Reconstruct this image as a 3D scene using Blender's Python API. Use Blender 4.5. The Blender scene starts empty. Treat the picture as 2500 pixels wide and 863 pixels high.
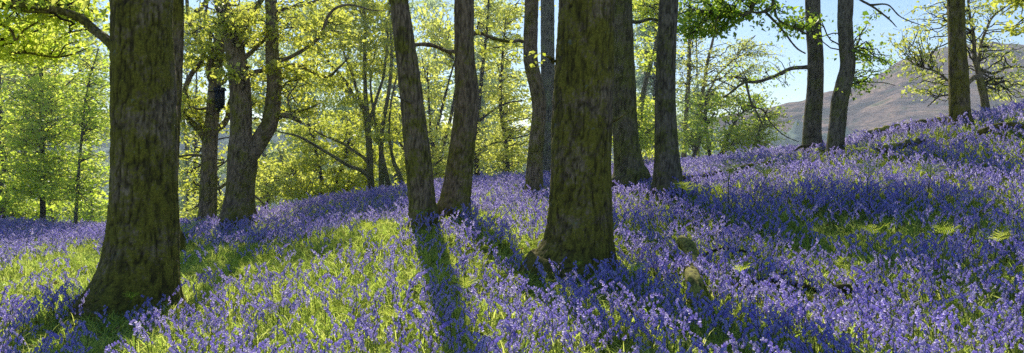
import bpy, math
import numpy as np

R = np.random.default_rng(11)
F, U0, V0, ZC = 2080.0, 1250.0, 370.0, 1.55      # focal length, horizon and eye height of the view
SUN_AZ, SUN_EL = math.radians(-12.0), math.radians(33.0)

scene = bpy.context.scene
COL = scene.collection


def P(u, v, d):
    return np.array([(u - U0) / F * d, d, ZC - (v - V0) / F * d])


# ------------------------------------------------------------------ noise
def _h(ix, iy, iz):
    n = (ix * 374761393 + iy * 668265263 + iz * 1274126177) & 0xFFFFFFFF
    n = ((n ^ (n >> 13)) * 1274126177) & 0xFFFFFFFF
    n = ((n ^ (n >> 16)) * 668265263) & 0xFFFFFFFF
    return ((n ^ (n >> 15)) & 0xFFFFFF) / float(0x7FFFFF) - 1.0


def vnoise(p):
    p = np.asarray(p, float)
    i = np.floor(p).astype(np.int64)
    f = p - i
    f = f * f * (3 - 2 * f)
    out = 0
    for a in (0, 1):
        wx = f[..., 0] if a else 1 - f[..., 0]
        for b in (0, 1):
            wy = f[..., 1] if b else 1 - f[..., 1]
            for c in (0, 1):
                wz = f[..., 2] if c else 1 - f[..., 2]
                out = out + wx * wy * wz * _h(i[..., 0] + a, i[..., 1] + b, i[..., 2] + c)
    return out


def fbm(p, octv=4):
    s, a = 0, 1.0
    p = np.asarray(p, float)
    for k in range(octv):
        s = s + a * vnoise(p + 17.3 * k)
        p = p * 2.03
        a *= 0.5
    return s / 1.6


def sstep(a, b, x):
    t = np.clip((x - a) / (b - a), 0, 1)
    return t * t * (3 - 2 * t)


# ------------------------------------------------------------------ objects
def link(o, parent=None):
    COL.objects.link(o)
    if parent is not None:
        o.parent = parent
    return o


def make_mesh(name, V, Q, mat, smooth=True, attrs=None):
    V = np.asarray(V, np.float32)
    Q = np.asarray(Q, np.int32)
    me = bpy.data.meshes.new(name)
    me.vertices.add(len(V))
    me.vertices.foreach_set('co', V.ravel())
    if len(Q):
        n, k = Q.shape
        me.loops.add(n * k)
        me.loops.foreach_set('vertex_index', Q.ravel())
        me.polygons.add(n)
        me.polygons.foreach_set('loop_start', np.arange(0, n * k, k, dtype=np.int32))
        me.polygons.foreach_set('loop_total', np.full(n, k, np.int32))
        if smooth:
            me.polygons.foreach_set('use_smooth', np.ones(n, bool))
    for key, arr in (attrs or {}).items():
        arr = np.asarray(arr)
        if arr.dtype.kind == 'i':
            at = me.attributes.new(key, 'INT', 'POINT')
            at.data.foreach_set('value', arr.astype(np.int32))
        else:
            at = me.attributes.new(key, 'FLOAT', 'POINT')
            at.data.foreach_set('value', arr.astype(np.float32))
    if mat:
        me.materials.append(mat)
    me.update()
    me.validate()
    return me


def part(name, me, parent, label=None):
    o = link(bpy.data.objects.new(name, me), parent)
    if label:
        o['label'] = label
    return o


def thing(name, label, cat, loc=(0, 0, 0), group=None, rz=0.0, scale=1.0):
    o = link(bpy.data.objects.new(name, None))
    o.empty_display_size = 0.2
    o.location = [float(c) for c in loc]
    o.rotation_euler = (0, 0, rz)
    o.scale = (scale,) * 3
    o['label'] = label
    o['category'] = cat
    if group:
        o['group'] = group
    return o


class MB:
    """collects quads"""
    def __init__(self):
        self.v, self.q, self.n, self.a = [], [], 0, []

    def add(self, V, Q, a=None):
        V = np.asarray(V, float).reshape(-1, 3)
        self.v.append(V)
        self.q.append(np.asarray(Q, int) + self.n)
        self.n += len(V)
        self.a.append(np.full(len(V), 0.5) if a is None else np.broadcast_to(a, (len(V),)))

    def mesh(self, name, mat, smooth=True, off=(0, 0, 0), key='tint'):
        if not self.v:
            return make_mesh(name, np.zeros((0, 3)), np.zeros((0, 4)), mat)
        return make_mesh(name, np.concatenate(self.v) - np.asarray(off), np.concatenate(self.q), mat, smooth,
                         {key: np.concatenate(self.a)})


# ------------------------------------------------------------------ materials
def nodes_of(name):
    m = bpy.data.materials.new(name)
    m.use_nodes = True
    nt = m.node_tree
    nt.nodes.clear()
    out = nt.nodes.new('ShaderNodeOutputMaterial')
    return m, nt, out


def N(nt, typ, **kw):
    n = nt.nodes.new(typ)
    for k, v in kw.items():
        setattr(n, k, v)
    return n


def ramp(nt, fac, stops):
    r = N(nt, 'ShaderNodeValToRGB')
    el = r.color_ramp.elements
    while len(el) < len(stops):
        el.new(0.5)
    for e, (p, c) in zip(el, stops):
        e.position = p
        e.color = (*c, 1)
    nt.links.new(fac, r.inputs[0])
    return r.outputs[0]


def mixc(nt, fac, a, b):
    m = N(nt, 'ShaderNodeMix', data_type='RGBA')
    for i, x in ((0, fac), (6, a), (7, b)):
        if isinstance(x, (int, float)):
            m.inputs[i].default_value = x
        elif isinstance(x, tuple):
            m.inputs[i].default_value = (*x, 1)
        else:
            nt.links.new(x, m.inputs[i])
    return m.outputs[2]


def noise_tex(nt, vec, scale, detail=4, rough=0.6):
    n = N(nt, 'ShaderNodeTexNoise')
    n.inputs['Scale'].default_value = scale
    n.inputs['Detail'].default_value = detail
    n.inputs['Roughness'].default_value = rough
    nt.links.new(vec, n.inputs['Vector'])
    return n.outputs['Fac']


def leaf_material(name, refl, t0, t1, wt=0.62, gloss=0.05):
    """leaf: diffuse reflection + diffuse transmission; colour varies leaf by leaf"""
    m, nt, out = nodes_of(name)
    at = N(nt, 'ShaderNodeAttribute', attribute_name='tint')
    oi = N(nt, 'ShaderNodeObjectInfo')
    ad = N(nt, 'ShaderNodeMath', operation='MULTIPLY_ADD')
    nt.links.new(oi.outputs['Random'], ad.inputs[0])
    ad.inputs[1].default_value = 0.35
    sub = N(nt, 'ShaderNodeMath', operation='SUBTRACT')
    nt.links.new(at.outputs['Fac'], sub.inputs[0])
    sub.inputs[1].default_value = 0.17
    nt.links.new(sub.outputs[0], ad.inputs[2])
    tc = ramp(nt, ad.outputs[0], [(0.05, t0), (0.95, t1)])
    rc = mixc(nt, ad.outputs[0], tuple(c * 0.7 for c in refl), tuple(min(1, c * 1.4) for c in refl))
    d = N(nt, 'ShaderNodeBsdfDiffuse')
    t = N(nt, 'ShaderNodeBsdfTranslucent')
    nt.links.new(rc, d.inputs[0])
    nt.links.new(tc, t.inputs[0])
    mx = N(nt, 'ShaderNodeMixShader')
    mx.inputs[0].default_value = wt
    nt.links.new(d.outputs[0], mx.inputs[1])
    nt.links.new(t.outputs[0], mx.inputs[2])
    g = N(nt, 'ShaderNodeBsdfGlossy')
    g.inputs['Roughness'].default_value = 0.4
    m2 = N(nt, 'ShaderNodeMixShader')
    m2.inputs[0].default_value = gloss
    nt.links.new(mx.outputs[0], m2.inputs[1])
    nt.links.new(g.outputs[0], m2.inputs[2])
    nt.links.new(m2.outputs[0], out.inputs[0])
    return m


def bark_material(name, dark, light, moss, moss_amt, lichen=0.35, bump=0.5, scale=1.0):
    m, nt, out = nodes_of(name)
    tc = N(nt, 'ShaderNodeTexCoord')
    mp = N(nt, 'ShaderNodeMapping')
    mp.inputs['Scale'].default_value = (scale, scale, scale * 0.22)
    nt.links.new(tc.outputs['Object'], mp.inputs[0])
    v = mp.outputs[0]
    o = tc.outputs['Object']
    n1 = noise_tex(nt, v, 44, 6, 0.75)
    base = ramp(nt, n1, [(0.34, dark), (0.70, light)])
    # moss creeps in broad patches, broken up by a finer noise
    n2 = noise_tex(nt, o, 2.2 * scale, 4, 0.65)
    n3 = noise_tex(nt, o, 30 * scale, 4, 0.7)
    s = N(nt, 'ShaderNodeMath', operation='MULTIPLY_ADD')
    nt.links.new(n3, s.inputs[0])
    s.inputs[1].default_value = 0.55
    zs = N(nt, 'ShaderNodeSeparateXYZ')
    nt.links.new(o, zs.inputs[0])
    zr = N(nt, 'ShaderNodeMapRange')
    zr.inputs[1].default_value, zr.inputs[2].default_value = 0.1, 1.6
    zr.inputs[3].default_value, zr.inputs[4].default_value = 0.10, -0.02
    nt.links.new(zs.outputs[2], zr.inputs[0])
    za = N(nt, 'ShaderNodeMath', operation='ADD')
    nt.links.new(n2, za.inputs[0])
    nt.links.new(zr.outputs[0], za.inputs[1])
    nt.links.new(za.outputs[0], s.inputs[2])
    mf = ramp(nt, s.outputs[0], [(0.90 - 0.3 * moss_amt, (0, 0, 0)), (1.02 - 0.3 * moss_amt, (1, 1, 1))])
    n4 = noise_tex(nt, o, 60 * scale, 3, 0.7)
    mcol = ramp(nt, n4, [(0.3, tuple(c * 0.45 for c in moss)), (0.7, tuple(c * 1.35 for c in moss))])
    c1 = mixc(nt, mf, base, mcol)
    # pale crusts of lichen
    n5 = noise_tex(nt, o, 7 * scale, 5, 0.75)
    lf = ramp(nt, n5, [(0.64, (0, 0, 0)), (0.69, (lichen,) * 3)])
    c2 = mixc(nt, lf, c1, (0.22, 0.25, 0.20))
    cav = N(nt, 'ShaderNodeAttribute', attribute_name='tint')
    c3 = mixc(nt, cav.outputs['Fac'], c2, tuple(c * 0.30 for c in dark))  # furrows darkened in colour, for dirt and painted crevice shade
    b = N(nt, 'ShaderNodeBsdfPrincipled')
    nt.links.new(c3, b.inputs['Base Color'])
    b.inputs['Roughness'].default_value = 0.9
    b.inputs['Specular IOR Level'].default_value = 0.2
    bp = N(nt, 'ShaderNodeBump')
    bp.inputs['Strength'].default_value = bump
    bp.inputs['Distance'].default_value = 0.02
    ad = N(nt, 'ShaderNodeMath', operation='ADD')
    nt.links.new(n1, ad.inputs[0])
    nt.links.new(n3, ad.inputs[1])
    nt.links.new(ad.outputs[0], bp.inputs['Height'])
    nt.links.new(bp.outputs[0], b.inputs['Normal'])
    nt.links.new(b.outputs[0], out.inputs[0])
    return m


def soil_material(name, cols, scale):
    m, nt, out = nodes_of(name)
    tc = N(nt, 'ShaderNodeTexCoord')
    n1 = noise_tex(nt, tc.outputs['Object'], scale, 6, 0.7)
    c = ramp(nt, n1, [(0.3, cols[0]), (0.5, cols[1]), (0.7, cols[2])])
    d = N(nt, 'ShaderNodeBsdfDiffuse')
    nt.links.new(c, d.inputs[0])
    nt.links.new(d.outputs[0], out.inputs[0])
    return m


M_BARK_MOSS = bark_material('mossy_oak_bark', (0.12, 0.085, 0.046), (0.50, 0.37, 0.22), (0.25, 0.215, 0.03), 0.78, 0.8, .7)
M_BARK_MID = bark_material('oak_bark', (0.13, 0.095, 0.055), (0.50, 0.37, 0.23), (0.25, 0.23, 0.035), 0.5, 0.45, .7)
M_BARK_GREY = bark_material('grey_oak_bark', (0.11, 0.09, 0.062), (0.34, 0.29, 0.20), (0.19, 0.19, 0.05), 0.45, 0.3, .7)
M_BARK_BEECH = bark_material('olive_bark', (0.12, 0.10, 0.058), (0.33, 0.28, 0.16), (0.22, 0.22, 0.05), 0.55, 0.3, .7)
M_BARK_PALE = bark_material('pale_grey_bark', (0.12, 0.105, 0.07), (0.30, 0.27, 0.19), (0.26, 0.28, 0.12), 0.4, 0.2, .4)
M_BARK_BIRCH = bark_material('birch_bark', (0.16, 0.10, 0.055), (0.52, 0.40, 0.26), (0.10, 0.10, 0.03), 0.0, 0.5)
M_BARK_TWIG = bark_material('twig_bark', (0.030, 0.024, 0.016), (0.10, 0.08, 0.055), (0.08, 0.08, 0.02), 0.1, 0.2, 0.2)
M_BARK_FAR = bark_material('distant_bark', (0.08, 0.08, 0.07), (0.17, 0.165, 0.14), (0.09, 0.10, 0.04), 0.2, 0.2, 0.2)  # greyer than near bark: distance haze mixed into the colour
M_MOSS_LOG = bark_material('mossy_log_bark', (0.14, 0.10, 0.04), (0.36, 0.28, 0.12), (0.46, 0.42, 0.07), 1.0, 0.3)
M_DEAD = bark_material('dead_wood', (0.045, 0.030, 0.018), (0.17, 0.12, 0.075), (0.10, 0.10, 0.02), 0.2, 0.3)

M_LEAF_OAK = leaf_material('young_oak_leaf', (0.22, 0.26, 0.05), (0.62, 0.70, 0.05), (1.0, 0.97, 0.16), 0.76)
M_LEAF_HAZEL = leaf_material('hazel_leaf', (0.26, 0.30, 0.05), (0.78, 0.84, 0.06), (1.0, 1.0, 0.25), 0.78)
M_LEAF_MAPLE = leaf_material('maple_leaf', (0.20, 0.27, 0.04), (0.64, 0.88, 0.05), (1.0, 1.0, 0.16), 0.80)
M_LEAF_GREEN = leaf_material('green_oak_leaf', (0.13, 0.21, 0.04), (0.32, 0.56, 0.03), (0.80, 0.95, 0.08), 0.72)
M_LEAF_BIRCH = leaf_material('birch_leaf', (0.20, 0.25, 0.06), (0.58, 0.68, 0.08), (1.0, 1.0, 0.22), 0.72)
M_LEAF_BLUE = leaf_material('needle_spray', (0.10, 0.15, 0.12), (0.14, 0.24, 0.18), (0.28, 0.42, 0.30), 0.45)
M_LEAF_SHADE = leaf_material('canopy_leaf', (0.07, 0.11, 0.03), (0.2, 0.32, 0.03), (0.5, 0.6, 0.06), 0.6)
M_LEAF_FAR = leaf_material('distant_leaf', (0.26, 0.34, 0.20), (0.48, 0.64, 0.20), (0.80, 0.90, 0.34), 0.62, 0.0)  # paler than near leaves: aerial haze painted into the colour
M_BLADE = leaf_material('bluebell_blade', (0.14, 0.25, 0.03), (0.44, 0.64, 0.06), (1.0, 1.0, 0.22), 0.76, 0.05)
M_STEM = leaf_material('bluebell_stem', (0.10, 0.14, 0.04), (0.30, 0.40, 0.06), (0.48, 0.50, 0.10), 0.4)
M_BELL = leaf_material('bluebell_petal', (0.17, 0.19, 1.0), (0.66, 0.54, 1.0), (1.0, 0.91, 1.0), 0.78, 0.06)
M_FERN = leaf_material('fern_leaf', (0.18, 0.28, 0.04), (0.50, 0.68, 0.04), (0.98, 1.0, 0.16), 0.66, 0.0)

# ------------------------------------------------------------------ ground shape
_cols = {
    -900: [(863, 6.2), (740, 8.8), (640, 12), (590, 17), (565, 23)],
    0: [(863, 6.2), (740, 8.6), (640, 12), (580, 17), (540, 23)],
    330: [(863, 6.2), (740, 8.5), (640, 11.5), (580, 15), (553, 21)],
    600: [(863, 6.2), (740, 8.5), (640, 11.5), (580, 15), (532, 18), (527, 19.5)],
    780: [(863, 6.1), (720, 8.6), (620, 11.3), (550, 14.5), (500, 18.5), (492, 21)],
    1030: [(863, 6.0), (700, 8.8), (600, 10.8), (525, 12.5), (482, 17), (462, 23)],
    1200: [(863, 5.9), (700, 8.6), (560, 11.5), (500, 13.5), (465, 17), (432, 23)],
    1400: [(863, 5.8), (720, 8), (640, 9.5), (520, 13.5), (470, 17), (425, 23)],
    1630: [(863, 5.6), (640, 9.5), (455, 14), (430, 16), (400, 21), (392, 24)],
    1800: [(863, 5.5), (640, 9.0), (480, 12.7), (430, 15), (385, 20.5)],
    2000: [(863, 5.4), (640, 8.7), (500, 12), (370, 17), (352, 18.5)],
    2150: [(863, 5.3), (640, 8.5), (500, 11.4), (385, 15), (324, 18.5)],
    2343: [(863, 5.2), (640, 8), (500, 11), (400, 13.5), (293, 17), (287, 18.2)],
    2500: [(863, 5.2), (640, 7.8), (500, 10.5), (400, 13), (262, 17.5), (256, 18.6)],
    3100: [(863, 5.2), (640, 7.4), (400, 12.5), (200, 17)],
}
_pts, CREST_U, CREST_D = [], [], []
for u, rows in _cols.items():
    for k, (v, d) in enumerate(rows):
        p = P(u, v, d)
        p[2] -= 0.13 + (0.10 if d > 12 else 0.0)
        _pts.append(p)
    CREST_U.append(u)
    CREST_D.append(rows[-1][1])
    for dd, dz in ((3.5, 0.55), (9, 2.6), (20, 7.5), (40, 16)):
        s = (p[1] + dd) / p[1]
        _pts.append(np.array([p[0] * (0.5 + 0.5 * s), p[1] + dd, p[2] - dz]))
    q = P(u, rows[0][0], rows[0][1])
    _pts.append(np.array([q[0] * 0.5, 2.0, q[2] * 0.5 - 0.02]))
    _pts.append(np.array([q[0] * 0.6, -5.0, q[2] * 0.35]))
_pts = np.array(_pts)


def _k(r2):
    return 0.5 * r2 * np.log(r2 + 1e-9)


_xy = _pts[:, :2] / 10.0
_n = len(_xy)
_A = np.zeros((_n + 3, _n + 3))
_A[:_n, :_n] = _k(((_xy[:, None] - _xy[None]) ** 2).sum(-1)) + np.eye(_n) * 0.004
_A[:_n, _n:] = np.c_[np.ones(_n), _xy]
_A[_n:, :_n] = _A[:_n, _n:].T
_w = np.linalg.solve(_A, np.r_[_pts[:, 2], 0, 0, 0])


def ground_z(x, y):
    x = np.asarray(x, float)
    y = np.asarray(y, float)
    shp = x.shape
    xx = np.clip(x, -35, 35).ravel() / 10
    yy = np.clip(y, -6, 58).ravel() / 10
    out = np.empty(xx.size)
    for a in range(0, xx.size, 20000):
        s = slice(a, a + 20000)
        r2 = (xx[s, None] - _xy[None, :, 0]) ** 2 + (yy[s, None] - _xy[None, :, 1]) ** 2
        out[s] = _k(r2) @ _w[:_n] + _w[_n] + _w[_n + 1] * xx[s] + _w[_n + 2] * yy[s]
    out = out.reshape(shp)
    far = sstep(42, 75, y)
    out = out * (1 - far) + (-17.0) * far
    bump = vnoise(np.stack([x * 1.1, y * 1.1, np.zeros_like(x)], -1)) * 0.05 \
        + vnoise(np.stack([x * 3.7, y * 3.7, np.ones_like(x)], -1)) * 0.02
    return out + bump * (1 - far)


def crest_d(x, y):
    u = U0 + F * x / np.maximum(y, 0.5)
    return np.interp(u, CREST_U, CREST_D)


ys = np.r_[np.arange(-6, 30, 0.16), np.geomspace(30, 6000, 70)]
ss = np.linspace(-1, 1, 241)
YY, SS = np.meshgrid(ys, ss, indexing='ij')
XX = SS * (13 + 0.95 * np.maximum(YY, 0))
ZZ = ground_z(XX, YY)
nr, nc = YY.shape
idx = np.arange(nr * nc).reshape(nr, nc)
Q = np.stack([idx[:-1, :-1], idx[:-1, 1:], idx[1:, 1:], idx[1:, :-1]], -1).reshape(-1, 4)
M_SOIL = soil_material('woodland_floor', ((0.030, 0.040, 0.010), (0.075, 0.115, 0.018), (0.13, 0.18, 0.030)), 5.0)
g = link(bpy.data.objects.new('ground', make_mesh('ground', np.stack([XX, YY, ZZ], -1).reshape(-1, 3), Q, M_SOIL)))
g['kind'] = 'structure'


# ------------------------------------------------------------------ tubes
def resample(pts, step):
    """Catmull-Rom through rows of (x,y,z,r), sampled about every step"""
    pts = np.asarray(pts, float)
    if len(pts) < 2:
        return pts
    ext = np.vstack([2 * pts[0] - pts[1], pts, 2 * pts[-1] - pts[-2]])
    ext[:, 3] = np.maximum(ext[:, 3], 0.001)
    out = []
    for i in range(1, len(ext) - 2):
        p0, p1, p2, p3 = ext[i - 1:i + 3]
        n = max(1, int(round(np.linalg.norm(p2[:3] - p1[:3]) / step)))
        t = np.linspace(0, 1, n, endpoint=False)[:, None]
        out.append(0.5 * (2 * p1 + (p2 - p0) * t + (2 * p0 - 5 * p1 + 4 * p2 - p3) * t * t + (3 * p1 - p0 - 3 * p2 + p3) * t ** 3))
    out.append(pts[-1:])
    o = np.vstack(out)
    o[:, 3] = np.maximum(o[:, 3], 0.0015)
    return o


def frames(c):
    t = np.gradient(c, axis=0)
    t /= np.linalg.norm(t, axis=1)[:, None] + 1e-9
    n = np.zeros_like(t)
    ref = np.array([1.0, 0, 0]) if abs(t[0, 0]) < 0.8 else np.array([0, 1.0, 0])
    a = ref - t[0] * (ref @ t[0])
    n[0] = a / np.linalg.norm(a)
    for i in range(1, len(t)):
        a = n[i - 1] - t[i] * (n[i - 1] @ t[i])
        n[i] = a / (np.linalg.norm(a) + 1e-9)
    return t, n, np.cross(t, n)


def ring_quads(nr, ns):
    i = np.arange(nr * ns).reshape(nr, ns)
    j = np.roll(i, -1, axis=1)
    return np.stack([i[:-1], j[:-1], j[1:], i[1:]], -1).reshape(-1, 4)


def tube(mb, rows, sides, bark=0.0, seed=0.0, flare=None, cell=0.07, lump=0.05):
    rows = np.asarray(rows, float)
    if len(rows) < 2:
        return
    c, r = rows[:, :3], rows[:, 3]
    t, n, b = frames(c)
    th = np.linspace(0, 2 * math.pi, sides, endpoint=False)
    dirs = np.cos(th)[None, :, None] * n[:, None] + np.sin(th)[None, :, None] * b[:, None]
    rr = np.repeat(r[:, None], sides, 1)
    tint = np.full(rr.shape, 0.0)
    s = np.r_[0, np.cumsum(np.linalg.norm(np.diff(c, axis=0), axis=1))]
    if bark > 0:
        pos = c[:, None] + dirs * r[:, None, None]
        low = fbm(np.stack([pos[..., 0] * 2.2, pos[..., 1] * 2.2, pos[..., 2] * 1.1 + seed * 9], -1), 3)
        rr = rr * (1 + lump * low)
        if flare:
            amp, hgt, ph, base_z = flare
            h = np.maximum(c[:, 2] - base_z, 0)[:, None]
            but = 0.5 * np.sin(3 * th + ph) + 0.35 * np.sin(5 * th + ph * 2.3) + 0.2 * np.sin(2 * th - ph)
            rr = rr * (1 + amp * np.exp(-h / hgt) * but[None])
        pos = c[:, None] + dirs * rr[..., None]
        q = np.stack([pos[..., 0] / cell, pos[..., 1] / cell, pos[..., 2] / (cell * 4.4) + seed], -1)
        warp = vnoise(q * 1.7 + 31.0) * 0.45
        q[..., 0] += warp
        q[..., 1] -= warp
        f1 = np.abs(vnoise(q))
        f2 = np.abs(vnoise(q * 2.1 + 7.7))
        groove = 1 - sstep(0.0, 0.34, f1) + 0.55 * (1 - sstep(0.0, 0.30, f2))
        f3 = np.abs(vnoise(q * np.array([.42, .42, .30]) + 3.3))
        groove = groove + 0.28 * (1 - sstep(0.0, 0.16, f3))
        fine = vnoise(pos * 55.0 + seed)
        rr = rr + bark * (0.5 - 1.0 * groove + 0.5 * fine)
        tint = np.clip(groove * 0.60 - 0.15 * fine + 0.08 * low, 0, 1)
    V = c[:, None] + dirs * rr[..., None]
    mb.add(V.reshape(-1, 3), ring_quads(len(c), sides), tint.ravel())
    # close the free end
    tip = c[-1] + t[-1] * r[-1] * 0.5
    k = np.arange(sides)
    last = mb.n - sides
    base = mb.n
    mb.add(tip[None], np.zeros((0, 4), int), np.zeros(1))
    half = k[::2]
    mb.q.append(np.stack([last + half, last + (half + 1) % sides, last + (half + 2) % sides, np.full(len(half), base)], -1))


def leaves(mb, c, size, up=0.7, width=0.55, rng=R):
    """one kite-shaped, slightly folded face pair per leaf"""
    n = len(c)
    nor = rng.normal(size=(n, 3))
    nor /= np.linalg.norm(nor, axis=1)[:, None]
    nor[:, 2] += up * np.sign(rng.random(n) - 0.05)
    nor /= np.linalg.norm(nor, axis=1)[:, None] + 1e-9
    a = rng.normal(size=(n, 3))
    a -= nor * (a * nor).sum(1)[:, None]
    a /= np.linalg.norm(a, axis=1)[:, None] + 1e-9
    b = np.cross(nor, a)
    s = (size * np.exp(rng.normal(-.05, .32, n)))[:, None]
    w = s * width * 0.5
    V = np.stack([c - a * s * 0.5, c + b * w + a * s * 0.08 + nor * s * 0.10, c + a * s * 0.5 - nor * s * 0.08, c - b * w + a * s * 0.08 + nor * s * 0.10], 1)
    tint = np.repeat(np.clip(rng.beta(2.2, 2.2, n), 0, 1), 4)
    mb.add(V.reshape(-1, 3), np.arange(n * 4).reshape(n, 4), tint)


# ------------------------------------------------------------------ trees
def world_path(pts, d):
    return np.array([np.r_[P(p[0], p[1], d + (p[3] if len(p) > 3 else 0)), 0.5 * p[2] * (d + (p[3] if len(p) > 3 else 0)) / F] for p in pts])


def tree(name, label, cat, d, trunk, bark, leaf=None, limbs=(), blobs=(), nleaf=40, lsize=0.09, spread=0.30, up=0.7,
         sides=24, step=0.12, amp=0.006, cell=0.040, flare=None, stems=(), seed=1, group=None, twig_mat=None, twigs_from_trunk=True,
         wob=0.16, twig_r=1.0, lump=0.05, sag=0.0, dens=1.25):
    """trunk and limbs: (u, v, width, depth offset) rows; blobs: (u, v, ru, rv, depth offset, rd, n) clouds the twigs grow into"""
    rng = np.random.default_rng(1000 + seed)
    wp = world_path(trunk, d)
    bx, by = wp[0, 0], wp[0, 1]
    gz = float(ground_z(np.array([bx]), np.array([by]))[0])
    rows = [np.array([bx, by, gz - 0.35, wp[0, 3] * 1.06])]
    if wp[0, 2] > gz + 0.05:
        rows.append(np.array([bx, by, gz, wp[0, 3]]))
    for w in wp:
        if w[2] > rows[-1][2] + 0.08:
            rows.append(w)
    rows = resample(np.array(rows), step)
    root = thing(name, label, cat, (bx, by, gz), group)
    off = np.array([bx, by, gz])
    mb = MB()
    fl = (flare[0], flare[1], seed * 1.7, gz) if flare else None
    tube(mb, rows, sides, amp, seed * 3.1, fl, cell, lump)
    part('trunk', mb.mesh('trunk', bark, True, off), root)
    spos, srad = [], []

    def addnodes(r):
        for q in r:
            spos.append(q[:3]); srad.append(q[3])
    if twigs_from_trunk:
        addnodes(rows[rows[:, 2] > gz + 1.0][::max(1, int(0.25 / step))])
    for s in stems:
        sp = world_path(s, d)
        if len(s[0]) > 3 or True:
            g2 = float(ground_z(sp[:1, 0], sp[:1, 1])[0])
            if sp[0, 2] - g2 < 0.8:
                sp = np.vstack([np.array([sp[0, 0], sp[0, 1], g2 - 0.2, sp[0, 3]]), sp[sp[:, 2] > g2 - 0.1]])
        sr = resample(sp, step)
        m2 = MB()
        tube(m2, sr, max(8, sides // 2), amp * 0.6, seed + 5.0, None, cell)
        part('stem', m2.mesh('stem', bark, True, off), root)
        addnodes(sr[2::max(1, int(0.25 / step))])
    for l in limbs:
        lr = resample(world_path(l, d), min(step, 0.10))
        ls = np.r_[0, np.cumsum(np.linalg.norm(np.diff(lr[:, :3], axis=0), axis=1))]
        lr[:, 3] *= 1 + .5 * np.exp(-ls / .13)
        jit = np.stack([vnoise(lr[:, :3] * 1.9 + k * 11.3 + seed) for k in range(3)], -1)
        w = np.minimum(np.arange(len(lr)) / 6.0, 1.0)[:, None]
        lr[:, :3] += jit * 0.05 * w
        m2 = MB()
        tube(m2, lr, max(8, sides // 2), min(amp * 0.7, 0.2 * lr[:, 3].mean()), seed + len(l), None, cell * 0.7)
        part('limb', m2.mesh('limb', bark, True, off), root)
        addnodes(lr[1::2])
    tw, lv = MB(), MB()
    if blobs:
        att = []
        for bl in blobs:
            u, v, ru, rv, dd, rd, n = bl[:7]
            c = P(u, v, d + dd)
            g3 = rng.normal(size=(n, 3))
            g3 /= np.linalg.norm(g3, axis=1)[:, None]
            g3 *= (rng.random(n) ** 0.38)[:, None]
            att.append(c + g3 * np.array([ru * (d + dd) / F, rd, rv * (d + dd) / F]))
        att = np.vstack(att)
        sp = np.array(spos); sr_ = np.array(srad)
        d0 = np.array([np.min(((sp - a) ** 2).sum(1)) for a in att])
        cent = []
        for ai in np.argsort(d0):
            a = att[ai]
            dv = a - sp
            dist = np.linalg.norm(dv, axis=1)
            cost = dist + 0.55 * np.maximum(0, sp[:, 2] - a[2] + 0.1) + 0.02 / (sr_ + 0.004)
            k = int(np.argmin(cost))
            L = dist[k]
            if L < 0.12:
                cent.append((a[None], 1)); continue
            s0 = sp[k]
            dr = dv[k] / L
            perp = rng.normal(size=3); perp -= dr * (perp @ dr)
            m1 = s0 + dr * L * 0.33 + perp * L * wob * 0.6 + np.array([0, 0, 0.10 * L])
            m2_ = s0 + dr * L * 0.68 + rng.normal(size=3) * L * wob * 0.5 + np.array([0, 0, 0.06 * L])
            r0 = min(sr_[k] * 0.72, (0.006 + 0.0105 * L) * twig_r)
            pr = np.array([np.r_[s0, r0], np.r_[m1, r0 * 0.8], np.r_[m2_, r0 * 0.6], np.r_[a + np.array([0, 0, -sag * L]), 0.0035]])
            rs = resample(pr, max(0.14, L / 14))
            rs[1:-1, :3] += rng.normal(size=(len(rs) - 2, 3)) * 0.022
            tube(tw, rs, 4 if r0 < 0.012 else 6)
            sp = np.vstack([sp, rs[1:, :3]]); sr_ = np.r_[sr_, rs[1:, 3]]
            cent.append((rs[:, :3], L))
        if leaf is not None:
            cs = []
            for pth, L in cent:
                n = rng.poisson(nleaf * dens * rng.choice([.35, .9, 1.6]))
                if n == 0:
                    continue
                t = 1 - rng.random(n) ** 1.5 * 0.75
                f = t * (len(pth) - 1)
                i = np.minimum(f.astype(int), len(pth) - 1)
                j = np.minimum(i + 1, len(pth) - 1)
                q = pth[i] + (pth[j] - pth[i]) * (f - i)[:, None]
                # leaves gather in small sprays round the twig
                ns = max(1, n // 7)
                sc = rng.normal(size=(ns, 3)) * np.array([spread, spread, spread * 0.28])
                q = q + sc[rng.integers(0, ns, n)] + rng.normal(size=(n, 3)) * np.array([0.085, 0.085, 0.028])
                cs.append(q)
            leaves(lv, np.vstack(cs), lsize * 1.08, up, 0.62, rng)
    if tw.v:
        part('twigs', tw.mesh('twigs', twig_mat or M_BARK_TWIG, True, off), root)
    if lv.v:
        part('crown', lv.mesh('crown', leaf, False, off), root)
    return root


OAK = 'woodland tree'
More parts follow.
